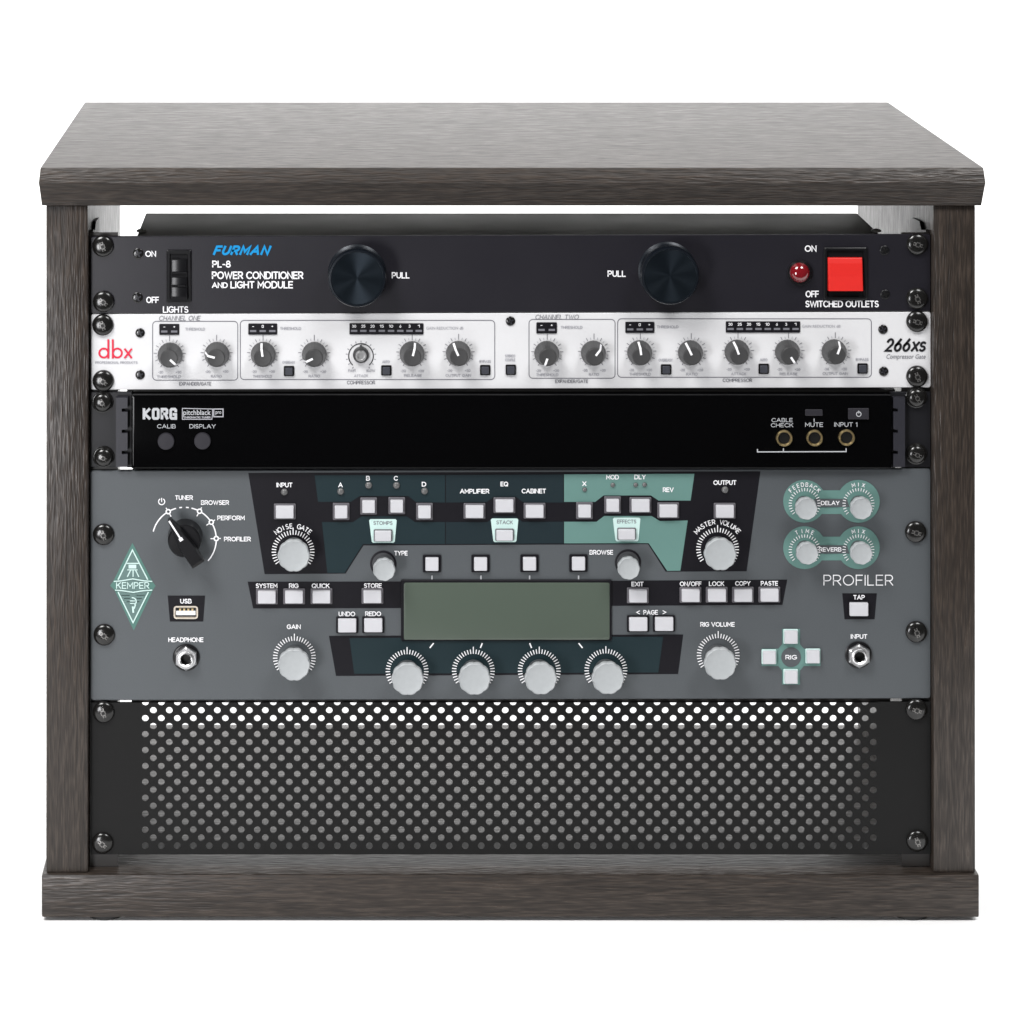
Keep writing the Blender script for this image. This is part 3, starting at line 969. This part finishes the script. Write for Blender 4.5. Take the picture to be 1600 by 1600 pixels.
# upper printed field
ppoly(b, [(388, 739), (1188, 736.5), (1166.5, 892.5), (1040, 893), (1012.5, 850), (568, 852), (540, 896), (413.5, 897)], 'k_black', 1)
ppoly(b, [(491.5, 742.5), (695.3, 742), (695.3, 785), (650, 784.5), (638, 775), (562, 775), (548, 784), (497, 784)], 'k_teal', 2)
ppoly(b, [(503, 815.5), (552, 815.5), (565, 806.5), (635, 806.5), (648, 815.5), (695.3, 815.5), (695.3, 849.8), (567, 850), (538.5, 894.8), (511.5, 895)], 'k_teal', 2)
ppoly(b, [(696.7, 742), (880, 741.2), (880, 785), (818, 785), (806, 776), (772, 776), (760, 784.5), (696.7, 785)], 'k_teal_b', 2)
ppoly(b, [(696.7, 815.5), (762, 815.5), (772, 806.5), (806, 806.5), (816, 815), (880, 815), (880, 848.8), (696.7, 849.8)], 'k_teal_b', 2)
ppoly(b, [(881.3, 741), (1085, 740), (1079, 782), (1029, 782), (1017, 774), (943, 774), (930, 784), (881.3, 784)], 'k_mint', 2)
ppoly(b, [(881.3, 815), (932, 815), (944, 806), (1018, 806), (1031, 814), (1074.5, 813), (1063, 891.5), (1042.5, 891.8), (1013.5, 848.5), (881.3, 848.8)], 'k_mint', 2)
# plates beside and under the display
ppoly(b, [(387, 908.8), (632, 908.5), (632, 950), (395.5, 950.5)], 'k_black', 1)
ppoly(b, [(952, 907.5), (1230, 905.5), (1222.5, 945), (952, 946.5)], 'k_black', 1)
ppoly(b, [(514, 993.5), (1067.5, 991.3), (1059.5, 1053), (525, 1056)], 'k_black', 1)
ppoly(b, [(546, 996.5), (1036, 994.5), (1028.5, 1050.5), (553.5, 1052.5)], 'k_teal', 2)
# little plates under the mode switches
for cx, cy, s in ((598.3, 829.8, 'STOMPS'), (788.3, 828.8, 'STACK'), (979, 827.5, 'EFFECTS')):
    ppoly(b, [(cx - 21.5, cy - 17), (cx - 19.5, cy - 19), (cx + 19.5, cy - 19), (cx + 21.5, cy - 17), (cx + 18.5, cy + 16), (cx + 16.5, cy + 18), (cx - 15.5, cy + 18), (cx - 17.5, cy + 16)], 'k_pale', 3)
    text(b, s, cx, cy - 13, 30 if s != 'STACK' else 26, 6, 'ink_grey', lay=4, bold=0.02)
for s, x, y, w_ in (('INPUT', 444.5, 757.5, 25), ('A', 532, 757.5, 7), ('B', 575, 747, 6), ('C', 618.5, 747, 6.5), ('D', 662.5, 756.3, 7), ('AMPLIFIER', 741.5, 767.3, 46),
                    ('EQ', 788, 756, 12), ('CABINET', 834, 767, 38), ('X', 913, 755.5, 6.5), ('MOD', 957, 745.3, 20), ('DLY', 1000, 745, 18), ('REV', 1044, 765, 17),
                    ('OUTPUT', 1132.5, 753.8, 36), ('TYPE', 626.5, 864, 21), ('BROWSE', 939.5, 862.7, 37), ('SYSTEM', 416.5, 915, 34), ('RIG', 459, 915, 15),
                    ('QUICK', 501, 915, 28), ('STORE', 582.5, 914.8, 28), ('EXIT', 996, 912.3, 19), ('ON/OFF', 1079, 912, 34), ('LOCK', 1119.5, 911.7, 24), ('COPY', 1160.5, 911.3, 24),
                    ('PASTE', 1202, 911.2, 27), ('UNDO', 542, 959, 26), ('REDO', 583, 958.7, 25), ('PAGE', 1016.5, 956.5, 23), ('<', 997, 956.5, 6), ('>', 1038, 956.3, 6),
                    ('GAIN', 459, 979, 22), ('RIG VOLUME', 1121, 975.3, 54), ('TUNER', 287.5, 777.3, 28), ('BROWSER', 336, 785, 44), ('PERFORM', 361, 809, 43), ('PROFILER', 371, 842, 42),
                    ('USB', 290.5, 939, 18), ('HEADPHONE', 290.5, 999.3, 55), ('TAP', 1342, 933, 18), ('INPUT', 1342, 994.2, 26)):
    text(b, s, x, y, w_, 7.4, 'ink_white', lay=3, bold=0.035)
text(b, 'PROFILER', 1341, 906.3, 109, 17, 'ink_white', lay=2, bold=-0.012)
arc_text(b, 'NOISE GATE', 458, 862, 37, -40, 40, 7, 'ink_white', lay=4)
arc_text(b, 'MASTER VOLUME', 1121, 857.5, 39, -50, 50, 7, 'ink_white', lay=4)
for x in (675, 751.5, 827.5, 904):
    pline(b, [(x, 899), (x, 906)], 2.2, 'ink_soft', 2)
for x0, x1 in ((677.5, 671.5), (753.5, 750.5), (827.5, 830.5), (904, 910)):
    pline(b, [(x0, 1004.5), (x1, 1012)], 2, 'ink_white', 4)
BIGK = [(459, 868.5, 458, 861.5), (1125.5, 866.5, 1121, 857.5), (459.5, 1039, 460, 1027), (1125.5, 1037.5, 1122, 1023),
        (637, 1061.5, 636, 1048), (741.5, 1061, 739.5, 1047.5), (845, 1060.5, 842.5, 1047.3), (950, 1060, 946.5, 1046.7)]
for i, (cx, cy, tx, ty) in enumerate(BIGK):
    ticks(b, tx, ty, 26.5, 33.5, -125, 125, 31, 1.5, 'ink_white', 5, longs=(15,))
# delay and reverb fields
for yy, names, mid in ((783, ('FEEDBACK', 'MIX'), 'DELAY'), (855, ('TIME', 'MIX'), 'REVERB')):
    ys = yy + (0 if mid == 'DELAY' else 0.5)
    for cx in (1257, 1341):
        b.disc(X(cx), Z(ys), 33.5 * K, LAY(2 if cx < 1300 else 3), 'k_mint')
    ppoly(b, [(1278, ys - 17), (1320, ys - 17), (1320, ys + 20), (1278, ys + 20)], 'k_mint', 1)
    ppoly(b, [(1272, ys - 4), (1323, ys - 4), (1327, ys + 9), (1272, ys + 9)], 'kemper', 4)
    text(b, mid, 1297, ys + 2.5, 29 if mid == 'DELAY' else 35, 6.6, 'ink_white', lay=5, bold=0.03)
    for cx, nm in ((1257, names[0]), (1341, names[1])):
        ticks(b, cx, ys + 4, 20, 25, -130, 130, 25, 1.1, 'ink_white', 5)
        sp = {'FEEDBACK': 46, 'MIX': 15, 'TIME': 24}[nm]
        arc_text(b, nm, cx, ys + 4, 27.5, -sp, sp, 5.8, 'ink_white', lay=6)
# selector scale
scx, scy = 288, 842.5
w_ = 2.0


def arc(a0, a1, r=50):
    n = max(3, int(abs(a1 - a0) / 6))
    pline(b, [(scx + r * math.sin(math.radians(a0 + (a1 - a0) * i / n)), scy - r * math.cos(math.radians(a0 + (a1 - a0) * i / n))) for i in range(n + 1)], w_, 'ink_white', 2)


arc(-76, -33)
arc(-27, -15)
arc(-9, -4)
arc(3, 8)
arc(13, 25)
arc(32, 54)
arc(61, 85)
arc(92, 132)
for a in (-30, 28.5, 57.5, 88.5):
    t = math.radians(a)
    b.ring(X(scx + 50 * math.sin(t)), Z(scy - 50 * math.cos(t)), 2.2 * K, 4.4 * K, LAY(3), 'ink_white', seg=20)
    pline(b, [(scx + 41 * math.sin(t), scy - 41 * math.cos(t)), (scx + 46 * math.sin(t), scy - 46 * math.cos(t))], 1.6, 'ink_white', 3)
    pline(b, [(scx + 54 * math.sin(t), scy - 54 * math.cos(t)), (scx + 57 * math.sin(t), scy - 57 * math.cos(t))], 1.6, 'ink_white', 3)
b.ring(X(252.7), Z(783.5), 4.0 * K, 5.6 * K, LAY(3), 'ink_white', math.radians(120), math.radians(420), seg=24)
pline(b, [(252.7, 777.5), (252.7, 784)], 1.5, 'ink_white', 4)
# usb and tap plates
ppoly(b, [(262, 930.5), (320.5, 930.5), (317.5, 971), (265.5, 971)], 'k_black', 1)
ppoly(b, [(1316, 927), (1370, 927), (1366.5, 967.5), (1319.5, 967.5)], 'k_black', 1)
# rig cross
cx, cy = 1236, 1026.5
ppoly(b, [(cx - 14, cy - 44), (cx + 14, cy - 44), (cx + 14, cy - 20), (cx + 20, cy - 13), (cx + 46, cy - 13), (cx + 46, cy + 14), (cx + 20, cy + 14), (cx + 14, cy + 21),
          (cx + 14, cy + 43), (cx - 14, cy + 43), (cx - 14, cy + 21), (cx - 20, cy + 14), (cx - 46, cy + 14), (cx - 46, cy - 13), (cx - 20, cy - 13), (cx - 14, cy - 20)], 'k_mint', 1)
b.disc(X(cx), Z(cy), 22 * K, LAY(2), 'k_mint')
b.disc(X(cx), Z(cy), 15.5 * K, LAY(3), 'kemper')
text(b, 'RIG', cx, cy, 18, 7.2, 'ink_white', lay=4, bold=0.03)
obj('face_panel', b.mesh('amplifier_panel', recalc=False, smooth=0), am)
# diamond emblem
b = MB()
ppoly(b, [(207, 848), (238, 908), (243, 915), (239, 922), (209, 985), (179, 922), (172, 915), (177, 908)], 'k_glow', 1)
ppoly(b, [(207, 861), (229.5, 905), (233, 915), (230, 925), (208.5, 971), (186, 925), (182, 915), (185.5, 905)], 'k_dim', 2)
E = lambda pts, w=2.0, c=False, l=3: pline(b, pts, w, 'k_pale', l, c)
E([(184.5, 905.5), (207, 859), (231, 905.5)])
E([(184.5, 924.5), (208, 972.5), (232, 924.5)], l=4)
E([(178, 908), (190, 907), (207.5, 904), (225, 907), (238, 908)], 1.8, l=5)
E([(180, 921.5), (192, 922.5), (208, 925), (224, 922.5), (238, 921.5)], 1.8, l=5)
text(b, 'KEMPER', 207.5, 914.5, 52, 10.5, 'k_pale', lay=3, bold=0.01)
E([(197, 880), (217, 880)], 1.8)
E([(201, 885), (213, 885)], 6.0)
E([(199, 890), (215, 890)], 1.5, l=4)
for dx in (-9, 0, 9):
    E([(208 + dx * 0.4, 890), (208 + dx, 901)], 1.6)
b.ring(X(207), Z(939.5), 5.0 * K, 6.8 * K, LAY(3), 'k_pale', math.radians(-60), math.radians(100), seg=20)
E([(203, 938.5), (211, 938.5)], 1.4, l=4)
E([(203, 942.5), (211, 942.5)], 1.4, l=4)
E([(212, 944), (209.5, 951)], 2.0, l=4)
E([(207.5, 947), (208.5, 957)], 2.8, l=5)
for i in range(4):
    E([(190 + i * 4, 930 + i * 5), (203, 930 + i * 5)], 0.9, l=2)
    E([(213, 930 + i * 5), (226 - i * 4, 930 + i * 5)], 0.9, l=2)
obj('emblem', b.mesh('emblem', recalc=False, smooth=0), am)


# scalloped knobs
def kemper_knob(rpx, h, lobes=10, waist=0.86):
    b = MB()
    R = rpx * K
    sc = lambda t: 1 + 0.052 * (abs(math.cos(lobes * t / 2)) - 0.6)
    b.lathe(0, 0, 0, [(R * waist, 0.0003), (R * waist * 0.97, h - 0.0052), (R * 0.90, h - 0.0046)], 'k_skirt', 60, cap1=False)
    b.lathe(0, 0, 0, [(R * 0.94, h - 0.0047), (R * 0.99, h - 0.0036), (R * 1.0, h - 0.0012), (R * 0.97, h - 0.0004), (R * 0.92, h)], 'k_knob', 140, scallop=sc, cap0=True, cap1=False)
    sc2 = lambda t: 1 + 0.04 * (abs(math.cos(lobes * t / 2)) - 0.6)
    b.lathe(0, 0, 0, [(R * 0.93, h - 0.00003), (R * 0.85, h - 0.0003), (R * 0.45, h - 0.0005), (R * 0.02, h - 0.0006)], 'k_knob', 140, scallop=sc2)
    return b.mesh('scalloped_knob', smooth=28)


kb = kemper_knob(24.8, 0.0150, 10, 0.74)
for cx, cy, tx, ty in BIGK:
    obj('knob', kb, am, (X(cx, -0.015), LAY(6), Z(cy, -0.015)))
ks = kemper_knob(17.0, 0.0125, 9, 0.70)
for cx, cy in ((1260, 795), (1346, 794.5), (1261.5, 865), (1346, 865)):
    obj('knob', ks, am, (X(cx, -0.0125), LAY(7), Z(cy, -0.0125)))
ke = kemper_knob(17.2, 0.0130, 9, 0.74)
b = MB()
b.lathe(0, 0, 0, [(20.5 * K, 0), (20.5 * K, 0.0004), (19.5 * K, 0.0006), (17.5 * K, 0.0006)], 'k_black', 48, cap1=False)
b.lathe(0, 0, 0, [(17.5 * K, 0.0005), (1 * K, 0.0005)], 'collar', 48)
co = b.mesh('encoder_collar')
for cx, cy in ((600.3, 890.5), (982.5, 888.5)):
    o = obj('encoder_knob', ke, am, (X(cx, -0.013), LAY(6), Z(cy, -0.013)))
    obj('collar', co, o, (X(cx - 1.5), LAY(1), Z(cy - 10)))


# push buttons
def kbtn(w, h, fw, fh, frame):
    b = MB()
    if frame:
        b.slab(lambda i: rr(0, 0, fw * K - 2 * i, fh * K - 2 * i, 1.6 * K), [(0, 0), (0, -0.00035), (0.4 * K, -0.0005)], frame)
    b.slab(lambda i: rr(0, 0, w * K - 2 * i, h * K - 2 * i, 1.6 * K), [(0, 0), (0, -0.0020), (0.35 * K, -0.0024), (0.9 * K, -0.0026)], 'k_cap')
    return b.mesh('rubber_button', smooth=28)


wide = kbtn(28, 19.5, 34, 24.5, 'k_frame')
wide_b = kbtn(28.5, 21, 34.5, 26, 'k_black')
sq = kbtn(20, 19.5, 26, 26.5, 'k_frame')
sq_b = kbtn(20.5, 20.5, 28.5, 27.5, 'k_black')
bare = kbtn(20, 20, 23, 23, 'k_pale')
plate = kbtn(26, 16, 29, 19, 'k_frame')
tapb = kbtn(29, 20.5, 31, 23, 'k_black')
for me, pts in ((wide, ((445, 800), (741.5, 799.3), (788.3, 790.3), (835.5, 799), (1001, 790), (1044.5, 798.3), (1132.7, 799), (417, 933), (459.5, 932.8), (502.3, 932.6), (582, 932.2),
                        (997, 931.3), (1079.3, 930.5), (1120.3, 930.3), (1161.3, 930.2), (1202.5, 930))),
                (sq, ((533, 800), (576, 791.5), (620, 791), (663.3, 800), (913.5, 798.7), (957.5, 789.7))),
                (sq_b, ((675, 881.5), (751, 881.3), (827.5, 881), (904, 880.7))),
                (wide_b, ((542.5, 977.3), (583.3, 977), (997.3, 975.3), (1037.8, 975))),
                (bare, ((1236, 995.5), (1236, 1058), (1202, 1027.3), (1270.5, 1026))),
                (plate, ((598.5, 837.5), (788.5, 836.5), (979.3, 835))), (tapb, ((1342, 952),))):
    for px, py in pts:
        obj('push_button', me, am, (X(px, -0.002), LAY(4), Z(py, -0.002)))
# indicator lamps
b = MB()
b.lathe(0, 0, 0, [(5.4 * K, 0), (5.2 * K, 0.0006), (4.0 * K, 0.0012), (1.5 * K, 0.0015)], 'led', 24)
me = b.mesh('indicator_lamp', smooth=50)
for px, py in ((444.3, 768.5), (532.3, 767.5), (576, 758), (619.5, 758), (663.3, 767), (1132.8, 765)):
    obj('indicator_lamp', me, am, (X(px), LAY(2), Z(py)))
b = MB()
b.lathe(0, 0, 0, [(3.6 * K, 0), (3.4 * K, 0.0005), (2.0 * K, 0.0010)], 'led', 24)
me = b.mesh('small_indicator_lamp', smooth=50)
for px, py in ((913.3, 764.5), (957.3, 757.5), (993, 757.3), (1007, 757)):
    obj('indicator_lamp', me, am, (X(px), LAY(3), Z(py)))
# display
b = MB()
cx, cz = (X(626.5) + X(955.5)) / 2, (Z(905) + Z(1000.5)) / 2
b.slab(lambda i: rr(cx, cz, 329 * K - 2 * i, 95.5 * K - 2 * i, 2 * K), [(0, LAY(2)), (0, -0.0009), (0.0004, -0.0013), (0.0010, -0.0013)], 'k_black')
ds = obj('display', b.mesh('display_frame', smooth=25), am)
b = MB()
cx, cz = (X(631) + X(952)) / 2, (Z(908.5) + Z(998.5)) / 2
b.slab(lambda i: rr(cx, cz, 321 * K - 2 * i, 89 * K - 2 * i, 3 * K), [(0, -0.0010), (0, -0.0019), (0.0008, -0.0021)], 'lcd')
obj('screen', b.mesh('display_screen', smooth=25), ds)
# mode selector
b = MB()
b.lathe(0, 0, 0, [(27 * K, 0.0002), (26.5 * K, 0.006), (25.5 * K, 0.0105), (23.5 * K, 0.0115), (2 * K, 0.0118)], 'black', 64)
ux, uz = math.sin(math.radians(147)), -math.cos(math.radians(147))   # direction of the tail, in photo axes (x right, y down)


def bar(d, s):
    return ((d * ux - s * uz) * K, -(d * uz + s * ux) * K)


lo = []
for sc_, y in ((1.0, -0.0100), (0.97, -0.0150), (0.86, -0.0162)):
    lo.append([(a * 1, y, c) for a, c in (bar(42 * sc_, 10.5 * sc_), bar(42 * sc_, -10.5 * sc_), bar(10, -11.5 * sc_), bar(-24 * sc_, -7 * sc_), bar(-43 * sc_, -2.2 * sc_), bar(-43 * sc_, 2.2 * sc_), bar(-24 * sc_, 7 * sc_), bar(10, 11.5 * sc_))])
b.loft(lo, 'black')
kx, kz = X(288.5, -0.008), Z(843, -0.008)
sel = obj('mode_selector', b.mesh('mode_selector', smooth=28, bevel=0), am, (kx, LAY(4), kz))
b = MB()
pts = [bar(-6, 0), bar(-42, 0)]
b.line(pts, 2.6 * K, -0.01635, 'ink_white')
pts = [bar(-8, -3), bar(-8, 3)]  # white square is a reflection painted onto the selector
b.line(pts, 5 * K, -0.0164, 'ink_white')
obj('pointer', b.mesh('selector_pointer_and_glint', smooth=0, recalc=False), sel, (kx, LAY(4), kz))
# usb port
b = MB()
cx, cz = X(290.5), Z(956.3)
b.slab(lambda i: rr(cx, cz, 38 * K - 2 * i, 20 * K - 2 * i, 4.5 * K), [(0, LAY(2)), (0, -0.0010), (1.6 * K, -0.0010), (2.2 * K, -0.0004)], 'pale_metal')
b.box(cx - 16 * K, cx + 16 * K, -0.0006, -0.0003, cz - 7 * K, cz + 7 * K, 'slot')
b.box(cx - 15 * K, cx + 15 * K, -0.0009, -0.0005, cz - 4 * K, cz + 2.5 * K, 'ink_white')
for i in range(4):
    b.box(cx + (-10.5 + 6.4 * i) * K, cx + (-7.5 + 6.4 * i) * K, -0.00085, -0.0005, cz + 2.6 * K, cz + 6 * K, 'gold')
obj('usb_port', b.mesh('usb_port', smooth=25), am)
# quarter inch jacks
b = MB()
b.lathe(0, 0, 0, [(21 * K, 0), (21 * K, 0.0006), (19 * K, 0.0010), (17 * K, 0.0010)], 'black', 48)
me = b.mesh('jack_washer', smooth=30)
b = MB()
hexp = lambda r, y: [(r * math.cos(PI / 6 + 2 * PI * j / 36) / max(1e-6, 1) * (math.cos(PI / 6) / math.cos(((j * 10) % 60 - 30) * PI / 180)), y,
                      r * math.sin(PI / 6 + 2 * PI * j / 36) * (math.cos(PI / 6) / math.cos(((j * 10) % 60 - 30) * PI / 180))) for j in range(36)]
circ = lambda r, y: [(r * math.cos(PI / 6 + 2 * PI * j / 36), y, r * math.sin(PI / 6 + 2 * PI * j / 36)) for j in range(36)]
b.loft([hexp(18.5 * K, -0.0008), hexp(18.5 * K, -0.0032), circ(15.5 * K, -0.0040), circ(12 * K, -0.0040), circ(11.5 * K, -0.0052), circ(10 * K, -0.0054), circ(8.2 * K, -0.0048)], 'chrome', True, False)
b.loft([circ(8.2 * K, -0.0048), circ(7.9 * K, -0.0012)], 'slot', False, False)
b.lathe(0, 0, 0, [(8.1 * K, 0.0012), (0.5 * K, 0.0012)], 'slot', 36)
nut = b.mesh('hex_nut', smooth=25)
for px, py in ((290.5, 1030), (1343, 1026)):
    p = (X(px, -0.004), LAY(2), Z(py, -0.004))
    o = obj('jack_socket', me, am, p)
    obj('hex_nut', nut, o, p)
mount(am, [(161, 837.5), (162, 994.5), (1432.5, 833.5), (1433.5, 990)], SCREWS)
b = MB()
b.box(X(205), X(1393), 0.0032, 0.0060, Z(1100.5), Z(737), 'rail')
b.box(X(206), X(1392), 0.0062, 0.10, Z(1099.5), Z(738), 'steel')  # unseen body, made pale to bounce light onto the inner floor
obj('chassis', b.mesh('amplifier_chassis'), am)

# ------------------------------------------------------------------ vent panel
vp = thing('vent_panel', 'black perforated blank panel at the bottom of the rack', 'vent panel', (0, 0.0, Z(1335)))
b = MB()
cell = 12.5
NC = 92                                  # cells across
RX0 = 227.0 - cell / 2
rows = 19
RY0 = 1097.8                             # centre of the first row (cut in half by the top edge)
RY = 12.42
yf, yb = 0.0, 0.0014
r = 5.35


def q2(pts, y, key='vent'):
    b.add([(X(a), y, Z(c)) for a, c in pts], [list(range(len(pts)))], key)


def hole_cell(cx, cy, a0, a1, top, bot):
    """cell with a round hole; angles run clockwise from the right, photo axes"""
    n = 16 if a1 - a0 > 4 else 8
    hw = cell / 2
    inner, outer = [], []
    for j in range(n + 1):
        t = a0 + (a1 - a0) * j / n
        c, s = math.cos(t), math.sin(t)
        inner.append((cx + r * c, cy + r * s))
        lim = (bot - cy) if s > 0 else (cy - top)
        m = min(hw / abs(c) if abs(c) > 1e-9 else 1e9, lim / abs(s) if abs(s) > 1e-9 else 1e9)
        outer.append((cx + m * c, cy + m * s))
    for y in (yf, yb):
        vs = [(X(a), y, Z(d)) for a, d in inner + outer]
        b.add(vs, [[j, j + 1, n + 2 + j, n + 1 + j] for j in range(n)], 'vent')
    vs = [(X(a), yf, Z(d)) for a, d in inner] + [(X(a), yb, Z(d)) for a, d in inner]
    b.add(vs, [[j, j + 1, n + 2 + j, n + 1 + j] for j in range(n)], 'vent')


YTOP, YBOT = RY0, 0
for i in range(rows + 1):
    cy = RY0 + i * RY
    t_, b_ = cy - RY / 2, cy + RY / 2
    first, last = i == 0, i == rows
    if first:
        t_ = cy
    if last:
        b_ = cy + 1.2
    YBOT = max(YBOT, b_)
    for j in range(NC):
        cx = 227.0 + j * cell
        hole = (i + j) % 2 == 0
        x0, x1 = cx - cell / 2, cx + cell / 2
        if hole and j < NC and not last:
            if first:
                hole_cell(cx, cy, 0, PI, t_, b_)
            else:
                hole_cell(cx, cy, -PI / 4, 2 * PI - PI / 4, t_, b_)
        else:
            for y in (yf, yb):
                q2([(x0, t_), (x1, t_), (x1, b_), (x0, b_)], y)
xa, xb = RX0, 227.0 + (NC - 0.5) * cell
for y in (yf, yb):
    q2([(142, YTOP), (xa, YTOP), (xa, YBOT), (142, YBOT)], y)
    q2([(xb, YTOP - 1), (1454.3, YTOP - 1), (1454.3, YBOT - 0.5), (xb, YBOT)], y)
b.box(X(142), X(142.3), yf, yb, Z(YBOT), Z(YTOP), 'vent')
b.box(X(1454), X(1454.3), yf, yb, Z(YBOT), Z(YTOP), 'vent')
# returned flange along the bottom edge
b.box(X(200), X(1395), yb, 0.0150, Z(YBOT), Z(YBOT) + 0.0013, 'vent')
obj('perforated_plate', b.mesh('perforated_plate', smooth=30, recalc=False), vp)
mount(vp, [(161, 1115.5), (159.5, 1320.5), (1433.5, 1111.5), (1434.5, 1317)], SCREWS)
